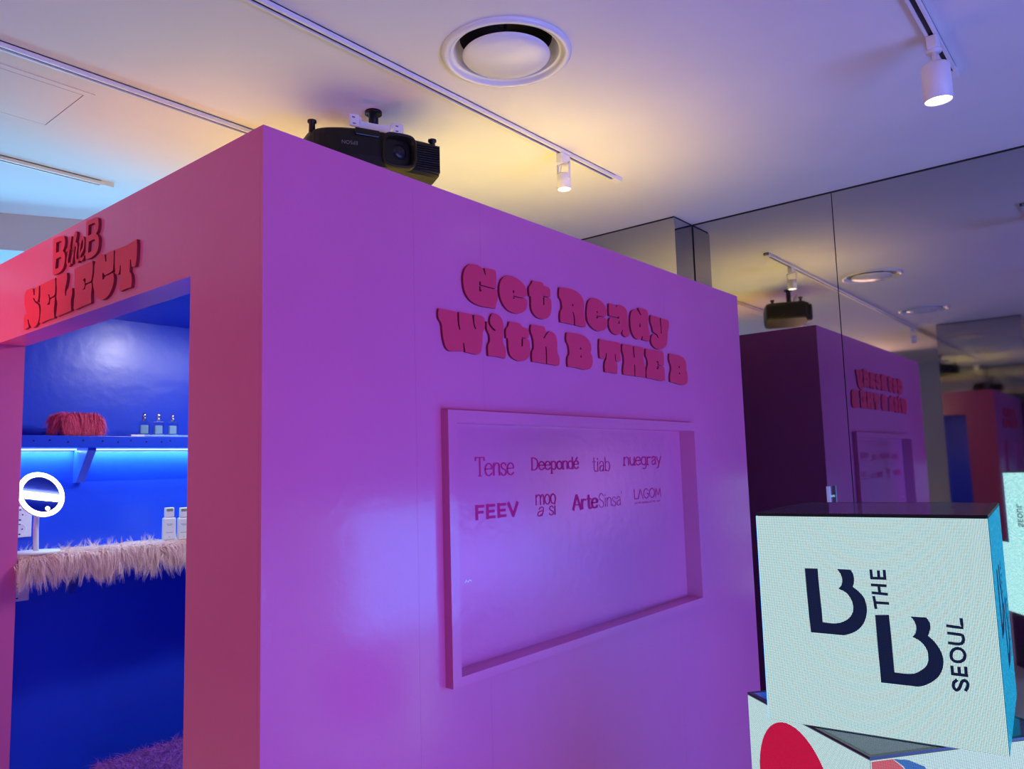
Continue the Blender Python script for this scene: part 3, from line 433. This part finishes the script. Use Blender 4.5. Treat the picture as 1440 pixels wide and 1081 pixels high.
# ---------------------------------------------------------------- framed niche with brand names
fr = thing('niche_frame', 'pink rectangular frame around a recessed panel printed with brand names', 'frame', (0.6, 0, 0.919))
FW, FH, IX0, IX1, IZ0, IZ1 = 1.609, 0.797, 0.036, 1.583, 0.026, 0.760
FY0, FY1 = -0.030, 0.045
def rail(pts):
    mb = MB(); n = 4
    mb.add([(x,FY0,z) for x,z in pts] + [(x,FY1,z) for x,z in pts], [(0,1,2,3),(7,6,5,4),(0,4,5,1),(1,5,6,2),(2,6,7,3),(3,7,4,0)])
    return mb.build('frame_rail', M['pink'], fr)
rail([(0,0),(FW,0),(IX1,IZ0),(IX0,IZ0)]); rail([(IX0,IZ1),(IX1,IZ1),(FW,FH),(0,FH)]); rail([(0,0),(IX0,IZ0),(IX0,IZ1),(0,FH)]); rail([(IX1,IZ0),(FW,0),(FW,FH),(IX1,IZ1)])
MB().box(IX0-0.01,IX1+0.01,FY1,FY1+0.012,IZ0-0.01,IZ1+0.01).build('backing_panel', M['pink'], fr)
_o = [(.38,1),(.62,.85),(.72,.5),(.62,.15),(.38,0),(.14,.15),(.04,.5),(.14,.85),(.38,1)]
_bowl = [(.1,.8),(.35,1),(.62,.85),(.7,.5),(.6,.12),(.35,0),(.1,.2)]; _dbowl = [(.65,.8),(.4,1),(.12,.85),(.05,.5),(.14,.12),(.4,0),(.65,.2)]
_e = [(.05,.55),(.72,.55),(.70,.8),(.4,1),(.1,.78),(.04,.45),(.15,.12),(.42,0),(.74,.2)]
_s = [(.6,.82),(.45,1),(.2,.97),(.08,.78),(.2,.58),(.5,.42),(.62,.22),(.48,.02),(.2,0),(.05,.2)]
_a = [[(.1,.8),(.25,1),(.5,.97),(.6,.75),(.6,0)],[(.6,.6),(.3,.55),(.08,.35),(.12,.08),(.32,0),(.6,.25)]]
_hump = [(.1,.7),(.3,.97),(.5,1),(.65,.85),(.68,.6),(.68,0)]
GL = {'T':(.95,[[(.02,1.25),(.04,1.5)],[(0,1.5),(.92,1.5)],[(.88,1.5),(.9,1.25)],[(.46,1.5),(.46,0)],[(.3,0),(.62,0)]]), 'e':(.82,[_e]), 'n':(.8,[[(.1,0),(.1,1)],_hump]), 's':(.7,[_s]),
 'D':(.95,[[(.12,0),(.12,1.45)],[(0,1.45),(.4,1.45),(.75,1.2),(.85,.75),(.75,.25),(.4,0),(0,0)]]), 'p':(.8,[[(.1,1),(.1,-.5)],_bowl,[(-.02,-.5),(.24,-.5)]]), 'o':(.8,[_o]), 'd':(.8,[[(.65,1.5),(.65,0)],_dbowl]),
 '1':(.82,[_e,[(.38,1.15),(.6,1.42)]]), 't':(.62,[[(.28,1.4),(.28,.2),(.38,0),(.6,.05)],[(.05,1),(.55,1)]]), 'i':(.3,[[(.12,1),(.12,0)],[(.12,1.22),(.12,1.34)]]), 'a':(.74,_a), 'b':(.8,[[(.1,1.5),(.1,0)],_bowl]),
 'u':(.8,[[(.1,1),(.1,.3),(.25,.02),(.48,.05),(.66,.3)],[(.66,1),(.66,0)]]), 'g':(.78,[_dbowl,[(.65,1),(.65,-.25),(.5,-.48),(.2,-.45)]]), 'r':(.66,[[(.1,0),(.1,1)],[(.1,.7),(.3,.97),(.58,.92)]]),
 'y':(.78,[[(.05,1),(.38,.08)],[(.72,1),(.38,.08),(.27,-.38),(.05,-.46)]]), 'm':(1.25,[[(.1,0),(.1,1)],_hump,[(.68,.7),(.85,.97),(1.0,1),(1.1,.85),(1.13,.6),(1.13,0)]]),
 'A':(1.0,[[(0,0),(.45,1.5)],[(.45,1.5),(.95,0)],[(.16,.5),(.7,.5)]]), 'S':(.85,[[(x*1.2,y*1.5) for x,y in _s]]), 'F':(1.0,[[(.1,0),(.1,1.5)],[(.1,1.42),(.75,1.42)],[(.1,.75),(.68,.75)]]), 'E':(1.08,[[(.1,0),(.1,1.5)],[(.1,1.42),(.78,1.42)],[(.1,.75),(.72,.75)],[(.1,.08),(.78,.08)]]),
 'V':(.95,[[(.0,1.5),(.46,0)],[(.92,1.5),(.46,0)]]), 'L':(.75,[[(.1,1.5),(.1,.04),(.7,.04)]]), '^':(1.0,[[(0,0),(.45,1.5),(.9,0)]]), 'G':(1.1,[[(.92,1.2),(.7,1.45),(.45,1.5),(.15,1.2),(.05,.75),(.15,.3),(.45,0),(.75,.06),(.95,.35),(.95,.72),(.6,.72)]]), 'O':(1.15,[[(x*1.4,y*1.5) for x,y in _o]]), 'M':(1.25,[[(.08,0),(.16,1.5),(.58,.3),(1.0,1.5),(1.08,0)]]), ' ':(.55,[]), "'":(.3,[[(.1,1.6),(.1,1.3)]])}
def word(txt, x0, x1, z0, em, thick, thin, serif=False, slant=0.0, label=None):
    tot = sum(GL[c][0] for c in txt); k = (x1-x0)/tot; x = x0; mb = MB()
    wf = lambda t: thin + (thick-thin)*abs(t.y)
    for c in txt:
        w, strokes = GL[c]
        for st in strokes:
            P = [(x + (px + slant*py)*k, z0 + py*em) for px, py in st]
            ribbon(mb, smooth_loop(P, 4, False, 62) if len(P) > 2 else P, wf, ext=thin*0.4)
            if serif and len(st) == 2 and abs(st[0][0]-st[1][0]) < 0.01:
                for px, py in st:
                    if abs(py) < 0.01 or py == -.5: ribbon(mb, [(x+(px-.16)*k, z0+py*em), (x+(px+.16)*k, z0+py*em)], thin*1.1)
        x += w*k
    o = mb.build('brand_name', M['print'], fr, **({'label': label} if label else {}))
    o.matrix_local = Matrix.Translation((-0.6, FY1-0.0008, -0.919)) @ Matrix.Rotation(PI/2, 4, 'X'); return o
word('Tense', 0.795, 0.990, 1.516, 0.0393, 0.0075, 0.0035)
word('Deepond1', 1.082, 1.372, 1.529, 0.0285, 0.0082, 0.0038, True)
word('tiab', 1.459, 1.590, 1.515, 0.0375, 0.0055, 0.0025)
word('nuegray', 1.688, 2.003, 1.535, 0.0325, 0.0075, 0.0050, True)
word('FEEV', 0.792, 1.003, 1.381, 0.0275, 0.0135, 0.0090)
word('moo', 1.100, 1.220, 1.408, 0.0340, 0.0065, 0.0035)
word('a', 1.104, 1.142, 1.369, 0.0300, 0.0060, 0.0035, False, 0.25)
word('si', 1.176, 1.219, 1.369, 0.0300, 0.0060, 0.0035)
word('Arte', 1.324, 1.490, 1.378, 0.0350, 0.0150, 0.0050)
word("Sinsa'", 1.495, 1.672, 1.377, 0.0345, 0.0035, 0.0025)
word('L^GOM', 1.759, 1.990, 1.395, 0.0260, 0.0055, 0.0040)
mb = MB(); x = 1.763
for k, n in enumerate((3, 3, 6, 3, 3, 4)):
    for j in range(n): ribbon(mb, [(x, 1.3745), (x, 1.3815)], 0.0022); ribbon(mb, [(x-0.003, 1.3745 + 0.0035*((j+k) % 3)), (x+0.006, 1.3745 + 0.0035*((j+k) % 3))], 0.0014); x += 0.0087
    x += 0.005
o = mb.build('small_slogan', M['print'], fr); o.matrix_local = Matrix.Translation((-0.6, FY1-0.0008, -0.919)) @ Matrix.Rotation(PI/2, 4, 'X')
mb = MB(); ribbon(mb, [(0.735,1.192),(0.742,1.199),(0.750,1.193),(0.757,1.199),(0.765,1.194)], 0.003)
o = mb.build('white_scuff', M['card'], fr); o.matrix_local = Matrix.Translation((-0.6, FY1-0.0008, -0.919)) @ Matrix.Rotation(PI/2, 4, 'X')
# ---------------------------------------------------------------- inside the booth
sh = thing('wall_shelf', 'blue wall shelf with a glowing light strip under it inside the booth', 'shelf', (TW, YB, 1.676))
SL = W-0.115-TW
MB().bbox(0.0005,SL,-0.20,-0.0005,0.0,0.050,0.002).build('shelf_board', M['blue'], sh)
led = MB().box(0.01,SL-0.02,-0.032,-0.016,-0.006,0.0).build('light_strip', M['strip'], sh, label='glowing cyan-white light strip')
for x in (0.29, 1.35):
    mb = MB(); vs_ = [(x,-0.001,0),(x,-0.150,0),(x,-0.150,-0.010),(x,-0.035,-0.150),(x,-0.001,-0.150)]
    mb.add(vs_ + [(px+0.035,py,pz) for px,py,pz in vs_], [(0,1,2,3,4),(9,8,7,6,5),(0,5,6,1),(1,6,7,2),(2,7,8,3),(3,8,9,4),(4,9,5,0)]).build('bracket', M['blue'], sh)
for k, x in enumerate((0.06,0.12,0.19,0.25,0.33,0.395,0.45,0.52,0.59,0.63)):
    MB().lathe([(0.0,0.0),(0.0035,0.0),(0.0035,0.001)], 8).xf(Matrix.Translation((x,-0.2006,0.027+0.004*math.sin(k*2.3))) @ Matrix.Rotation(PI/2,4,'X')).build('screw_hole', M['dark'], sh)
al = bpy.data.lights.new('strip_glow', 'AREA'); al.shape = 'RECTANGLE'; al.size = SL-0.05; al.size_y = 0.02; al.energy = 10.0; al.color = (0.42, 0.90, 1.0)
ao = bpy.data.objects.new('strip_glow', al); COL.objects.link(ao); ao.location = (TW+SL/2, YB-0.024, 1.668); ao.rotation_euler = (0,0,0)
cs = thing('counter_shelf', 'blue counter board hidden under the pale pink fur', 'counter', (TW, YB, 1.195))
MB().bbox(0.0005,SL,-0.25,-0.0005,0.0,0.03,0.002).build('board', M['blue'], cs)
for x in (0.29, 1.35):
    mb = MB(); vs_ = [(x,-0.001,0),(x,-0.20,0),(x,-0.20,-0.010),(x,-0.035,-0.15),(x,-0.001,-0.15)]
    mb.add(vs_ + [(px+0.035,py,pz) for px,py,pz in vs_], [(0,1,2,3,4),(9,8,7,6,5),(0,5,6,1),(1,6,7,2),(2,7,8,3),(3,8,9,4),(4,9,5,0)]).build('bracket', M['blue'], cs)
def strands(mb, roots, seg=3):
    for p, d, L, w, droop in roots:
        p = Vector(p); d = Vector(d).normalized(); side = d.cross(Vector((random.uniform(-1,1),random.uniform(-1,1),random.uniform(-1,1)))).normalized()
        n0 = len(mb.v)
        for i in range(seg+1):
            t = i/seg; ww = w*(1-t*0.92)
            mb.v.append(tuple(p + side*ww/2)); mb.v.append(tuple(p - side*ww/2))
            d = (d + Vector((0,0,-droop))*0.5).normalized(); p = p + d*(L/seg)
        for i in range(seg): a = n0+2*i; mb.f.append((a,a+1,a+3,a+2)); mb.sm.append(True)
# pale pink fur over the counter
mb = MB(); roots = []
cx0, cx1, cz, cyf = TW+0.004, 1.60, 1.2255, YB-0.25
mb.box(cx0, cx1, cyf-0.006, YB-0.002, cz, cz+0.006).box(cx0, cx1, cyf-0.008, cyf-0.002, cz-0.05, cz+0.004)
def lock(mb, root, mid, tip, n, spread, w):      # a lock of hair: strands that leave a patch and meet at a tip
    root, mid, tip = Vector(root), Vector(mid), Vector(tip)
    for _ in range(n):
        j = Vector((random.gauss(0,1), random.gauss(0,1)*0.5, random.gauss(0,1)*0.6))
        a = root + j*spread; b = mid + j*spread*1.1; c = tip + Vector((random.gauss(0,1), random.gauss(0,1), random.gauss(0,1)))*0.004 + (tip-mid)*random.uniform(-0.25,0.15)
        side = (c-a).cross(Vector((random.uniform(-1,1),random.uniform(-1,1),random.uniform(-1,1)))).normalized(); n0 = len(mb.v)
        for i in range(5):
            t = i/4; p = a*(1-t)**2 + b*2*t*(1-t) + c*t*t; ww = w*(1-0.9*t)
            mb.v.append(tuple(p+side*ww/2)); mb.v.append(tuple(p-side*ww/2))
        for i in range(4): q = n0+2*i; mb.f.append((q,q+1,q+3,q+2)); mb.sm.append(True)
for i in range(740):                                                # front drape
    x = random.uniform(cx0-0.005, cx1); z = cz + random.uniform(-0.045, 0.012); dx = 0.022*math.sin(x*38) + random.uniform(-0.03,0.03); L = random.uniform(0.045,0.085)
    lock(mb, (x, cyf-0.004, z), (x+dx*0.3, cyf-0.030-random.random()*0.015, z+0.012), (max(cx0-0.012, x+dx), cyf-0.032-random.random()*0.02, z-L), 20, 0.009, 0.0024)
for i in range(880):                                                # locks lying on top
    x = random.uniform(cx0, cx1); y = random.uniform(cyf, YB-0.02); a = -PI/2 + 0.9*math.sin(x*23+y*9) + random.uniform(-0.6,0.6); L = random.uniform(0.035,0.06)
    tx, ty = max(cx0-0.005, x+L*math.cos(a)), min(YB-0.004, y+L*math.sin(a))
    lock(mb, (x,y,cz+0.004), ((x+tx)/2,(y+ty)/2,cz+0.026), (tx,ty,cz+random.uniform(0.006,0.02)), 16, 0.008, 0.0022)
for i in range(90):                                                 # stray tufts standing up at the back
    x = random.uniform(cx0+0.01, cx1); y = YB-random.uniform(0.02,0.10); dx = random.uniform(-0.03,0.03)
    lock(mb, (x,y,cz+0.004), (x+dx*0.4,y,cz+0.03), (x+dx,y-0.005,cz+random.uniform(0.035,0.058)), 7, 0.005, 0.0018)
mb.build('fur_cover', M['pinkfur'], label='pale pink shaggy fur draped over the counter inside the booth', category='fur throw')
# violet fur bench at the bottom
bn_ = thing('fur_bench', 'violet shaggy fur seat at the bottom of the booth interior', 'bench', (0.36, 1.26, 0.012))
MB().bbox(0.03,1.3,0.02,0.46,0.0,0.36,0.01).build('base', M['blue'], bn_)
mb = MB().bbox(0.0,1.33,0.0,0.48,0.36,0.40,0.015); roots = []
for i in range(7000):
    x = random.uniform(0.005,1.0); y = random.uniform(0.005,0.475)
    roots.append(((x,y,0.398), (random.uniform(-.8,.8), random.uniform(-.8,.8), 0.5), random.uniform(0.03,0.06), 0.003, 0.5))
for i in range(2500):
    x = random.uniform(0.005,1.0); roots.append(((x,-0.002 if i % 2 else 0.482,random.uniform(0.365,0.4)), (random.uniform(-.3,.3), -1 if i % 2 else 1, 0.2), random.uniform(0.05,0.09), 0.003, 0.9))
strands(mb, roots, 3); mb.build('fur_seat', M['purplefur'], bn_)
# hot pink fur pouch on the shelf
ZS = 1.7265
mb = MB(); px, py, pw, pd, ph = 0.352, 1.975, 0.066, 0.040, 0.092
mb.bbox(px-pw,px+pw,py-pd,py+pd,ZS,ZS+ph,0.02)
for i in range(430):
    f_ = random.random(); zz = ZS + random.uniform(0.035, ph+0.004)
    if f_ < 0.55: p = (random.uniform(px-pw,px+pw), py-pd, zz); o_ = (random.uniform(-.4,.4), -1.0)
    elif f_ < 0.68: p = (px-pw, random.uniform(py-pd,py+pd), zz); o_ = (-1.0, random.uniform(-.5,.2))
    elif f_ < 0.86: p = (px+pw, random.uniform(py-pd,py+pd), zz); o_ = (1.0, random.uniform(-.5,.2))
    else: p = (random.uniform(px-pw,px+pw), random.uniform(py-pd,py), ZS+ph-0.002); o_ = (random.uniform(-.9,.9), random.uniform(-1,-.2))
    L = random.uniform(0.04,0.075); zt = max(ZS+0.003, p[2]-L); k = random.uniform(0.7,1.3)
    lock(mb, p, (p[0]+o_[0]*0.022*k, p[1]+o_[1]*0.018*k, p[2]+0.010), (p[0]+o_[0]*0.034*k+random.uniform(-.008,.008), max(p[1]+o_[1]*0.026*k, 1.888), zt), 16, 0.007, 0.0024)
mb.build('fur_pouch', M['hotfur'], label='hot pink shaggy fur pouch on the blue shelf', category='pouch')
# tray, card, perfume bottles
tr = thing('display_tray', 'pale blue acrylic tray under the three perfume bottles', 'tray', (0.70, 1.955, ZS))
MB().bbox(-0.125,0.140,-0.045,0.045,0.0002,0.008,0.002).build('plate', M['acrylic'], tr)
cd = MB().box(-0.03,0.03,-0.001,0.001,0.0,0.008).build('price_card', M['card'], label='small white card lying at the left front of the bottle tray', category='card')
cd.location = (0.585, 1.907, ZS+0.0002)
def make_perfume():
    t = thing('perfume_bottle', '', 'bottle', (0,0,0), 0, 'perfume bottles on the shelf tray')
    MB().bbox(-0.0235,0.0235,-0.0165,0.0165,0.0,0.066,0.006).build('glass_body', M['glass'], t)
    MB().bbox(-0.017,0.017,-0.0105,0.0105,0.006,0.046,0.004).build('liquid', M['liquid'], t)
    MB().lathe([(0.0,0.066),(0.0095,0.066),(0.0095,0.076),(0.0075,0.078),(0.0075,0.080)], 20).build('collar', M['chrome'], t)
    MB().lathe([(0.0,0.0805),(0.009,0.0805),(0.0098,0.088),(0.009,0.097),(0.005,0.1015),(0.0,0.1025)], 20).build('cap', M['chrome'], t)
    return t
pb = make_perfume()
for k, (x, lb) in enumerate(((0.634,'clear perfume bottle with silver cap nearest the fur pouch'),(0.700,'clear perfume bottle with silver cap, middle one of three'),(0.768,'clear perfume bottle with silver cap furthest from the fur pouch'))):
    o = pb if k == 0 else copy_tree(pb); o.location = (x, 1.955, ZS+0.0085); o.rotation_euler = (0,0,math.radians(-14+6*k)); o['label'] = lb
# ring mirror
rm = thing('ring_mirror', 'white round make-up mirror with a glowing ring on a stand', 'mirror', (0.193, 1.93, 1.2460))
MB().lathe([(0.0,0.0),(0.085,0.0),(0.088,0.004),(0.086,0.010),(0.0,0.012)], 40).build('base', M['plastic'], rm)
MB().tube([(0,0,0.010),(0,0.008,0.10),(0.004,0.012,0.20)], 0.0105, 14).build('stem', M['plastic'], rm)
nrm = Vector((0.22,-1.02,0.38)).normalized(); Q = Vector((0,0,1)).rotation_difference(nrm).to_matrix().to_4x4(); X = Matrix.Translation((0.008,-0.012,0.238)) @ Q
hd = MB().lathe([(0.0,-0.012),(0.085,-0.012),(0.0965,-0.006),(0.0970,0.0),(0.0955,0.0015)], 56).xf(X).build('head', M['plastic'], rm)
MB().lathe([(0.0955,0.0018),(0.094,0.005),(0.078,0.005),(0.0765,0.002)], 56).xf(X).build('ring_light', M['ring'], rm, label='glowing white ring')
MB().lathe([(0.0,0.0025),(0.0765,0.0025)], 56).xf(X).build('mirror_glass', M['mirror'], rm)
MB().lathe([(0.0,0.004),(0.0085,0.004),(0.0085,0.0026)], 20, (0.005,0,0)).xf(X @ Matrix.Translation((0.022,-0.058,0))).build('touch_button', M['ring'], rm)
# white bottles
def make_cream():
    t = thing('lotion_bottle', '', 'bottle', (0,0,0), 0, 'white bottles on the fur')
    MB().bbox(-0.0275,0.0275,-0.018,0.018,0.0,0.103,0.006).build('body', M['plastic'], t)
    MB().bbox(-0.019,0.019,-0.0165,0.0165,0.1032,0.148,0.003).build('cap', M['plastic'], t)
    MB().box(-0.0135,0.0135,-0.0172,-0.0166,0.131,0.143).build('cap_label', M['greyprint'], t)
    y = -0.0184
    for z, a in ((0.072,0.014),(0.067,0.009),(0.034,0.015),(0.014,0.003)):
        mb = MB(); x = -a
        while x < a: mb.box(x,min(x+0.0022,a),y,-0.0181,z,z+0.0026); x += 0.0032
        mb.build('label_print', M['greyprint'], t)
    return t
lb = make_cream(); lb.location = (0.735, 1.905, 1.252); lb.rotation_euler = (0,0,math.radians(-16)); lb['label'] = 'white lotion bottle standing whole in view on the pink fur'
l2 = copy_tree(lb); l2.location = (0.803, 1.900, 1.248); l2.rotation_euler = (0,0,math.radians(-20)); l2['label'] = 'white lotion bottle half hidden by the edge of the pink pier'
# outlets
def make_outlet(z0, label, n=2):
    t = thing('wall_outlet', label, 'outlet', (0.183, YB-0.0002, z0))
    MB().bbox(-0.046,0.046,-0.010,0,0.0,0.128,0.003).build('plate', M['plastic'], t)
    for k in range(n):
        zc = 0.034 + 0.060*k
        s_ = MB().lathe([(0.0,-0.004),(0.021,-0.004),(0.022,0.0008),(0.0245,0.0008),(0.0245,0.0)], 28).xf(Matrix.Translation((0,-0.0101,zc)) @ Matrix.Rotation(PI/2,4,'X')).build('socket', M['plastic'], t)
        for dx in (-0.0095, 0.0095): MB().lathe([(0.0,0.0),(0.003,0.0),(0.003,0.0006)], 10).xf(Matrix.Translation((dx,-0.0108,zc)) @ Matrix.Rotation(PI/2,4,'X')).build('pin_hole', M['dark'], s_)
        for dz in (-0.021, 0.021): MB().box(-0.004,0.004,-0.0112,-0.0106,zc+dz-0.0025,zc+dz+0.0025).build('earth_clip', M['dark'], s_)
    return t
make_outlet(1.305, 'white double wall outlet behind the glowing ring mirror')
make_outlet(1.041, 'white wall outlet under the pink fur counter')
# ---------------------------------------------------------------- stacked video cubes
CS = 0.51
def make_cube(label, loc, rz):
    t = thing('video_cube', label, 'video cube', loc, rz, 'stacked video cubes')
    h = CS/2; e = 0.004
    MB().box(-h+e,h-e,-h+e,h-e,0.004,CS-0.001).build('casing', M['slate'], t)
    tp = MB(); 
    for (x0,x1,y0,y1) in ((-h,h,-h,-h+0.012),(-h,h,h-0.012,h),(-h,-h+0.012,-h+0.012,h-0.012),(h-0.012,h,-h+0.012,h-0.012)): tp.box(x0,x1,y0,y1,CS-0.006,CS)
    tp.build('top_edge', M['slate'], t)
    MB().box(-h+0.0125,h-0.0125,-h+0.0125,h-0.0125,CS-0.0009,CS-0.0004).build('top_sheet', M['cubetop'], t)
    return t
def screen(t, side, m, name='screen'):
    h = CS/2
    mb = MB().box(-h+0.001,h-0.001,0.002,CS-0.008,-0.0035,0.0); o = mb.build(name, m, t)
    # local x right, local y up, local z outward; side -> outward direction
    o.matrix_local = {'-x': Matrix(((0,0,-1,-h),(-1,0,0,0),(0,1,0,0),(0,0,0,1))), '+x': Matrix(((0,0,1,h),(1,0,0,0),(0,1,0,0),(0,0,0,1))),
                      '-y': Matrix(((1,0,0,0),(0,0,-1,-h),(0,1,0,0),(0,0,0,1))), '+y': Matrix(((-1,0,0,0),(0,0,1,h),(0,1,0,0),(0,0,0,1)))}[side]
    return o
def decal(parent, me_or_mb, m, name, z=0.0006):
    if isinstance(me_or_mb, MB): o = me_or_mb.build(name, m, parent)
    else: me_or_mb.materials.append(m); o = obj(name, me_or_mb, parent)
    o.location = (0, 0, z); return o
def logo(scr, cy):
    for ch, loops in CUBE_LOGO:
        me = filled([[(x, y+cy) for x, y in smooth_loop(l, 3, True, 40)] for l in loops], 0.0004); decal(scr, me, M['lednavy'], 'logo_letter')
    for ch, sts in CUBE_WORDS:
        mb = MB()
        for st in sts: ribbon(mb, [(x, y+cy) for x, y in (smooth_loop(st, 3, False, 60) if len(st) > 2 else st)], 0.0064, ext=0.002)
        decal(scr, mb, M['lednavy'], 'logo_letter', 0.0008)
up = make_cube('upper white video cube showing a navy B THE B SEOUL logo', (1.1865, -1.0502, 0.8973), 0.09175)
sf = screen(up, '-x', M['ledwhite']); logo(sf, CS/2)
sr = screen(up, '-y', M['ledcyan']); logo(sr, CS/2); sb = screen(up, '+x', M['ledmint']); logo(sb, CS/2); screen(up, '+y', M['ledbright'])
lo = make_cube('lower video cube twisted beneath the logo cube, with a red disc', (1.1518, -1.0416, 0.3868), math.radians(52.585))
MB().bbox(-0.24,0.24,-0.24,0.24,-0.3866,0.003,0.004).build('plinth', M['slate'], lo)
# its left visible face looks towards -x turned by 52.6 degrees
l1 = screen(lo, '-y', M['ledwhite']); l0 = screen(lo, '-x', M['ledwhite']); screen(lo, '+x', M['ledmint']); lf = screen(lo, '+y', M['ledwhite'])
# red disc and coral patch shown on the lower cube's two front faces (which face is which follows from the twist)
dsk = [circ((CS/2-0.30, CS-0.19), 0.165, 48)]
me = filled(dsk, 0.0004); decal(lf, me, M['ledred'], 'red_disc')
k = lambda P: [(-CS/2+x, CS-0.006+y) for x, y in P]
me = filled([k([(0.003,-0.004),(0.056,-0.004),(0.078,-0.022),(0.10,-0.05),(0.105,-0.10),(0.08,-0.16),(0.003,-0.20)])], 0.0004); decal(l0, me, M['ledcoral'], 'coral_patch')
me = filled([k([(0.058,-0.004),(0.095,-0.010),(0.135,-0.028),(0.16,-0.07),(0.15,-0.14),(0.108,-0.12),(0.106,-0.06),(0.082,-0.022)])], 0.0004); decal(l0, me, M['ledblue'], 'blue_patch')
# ---------------------------------------------------------------- handle on the steel wall
hd = thing('door_handle', 'slim upright pull handle on the steel wall just above the video cube', 'handle', (XM-0.05, -0.218, 0.90))
MB().bbox(-0.008,0.008,-0.010,0.010,0.0,0.485,0.002).build('bar', M['white'], hd)
for z in (0.05, 0.43): MB().box(0.008,0.0499,-0.006,0.006,z-0.006,z+0.006).build('standoff', M['steeledge'], hd)
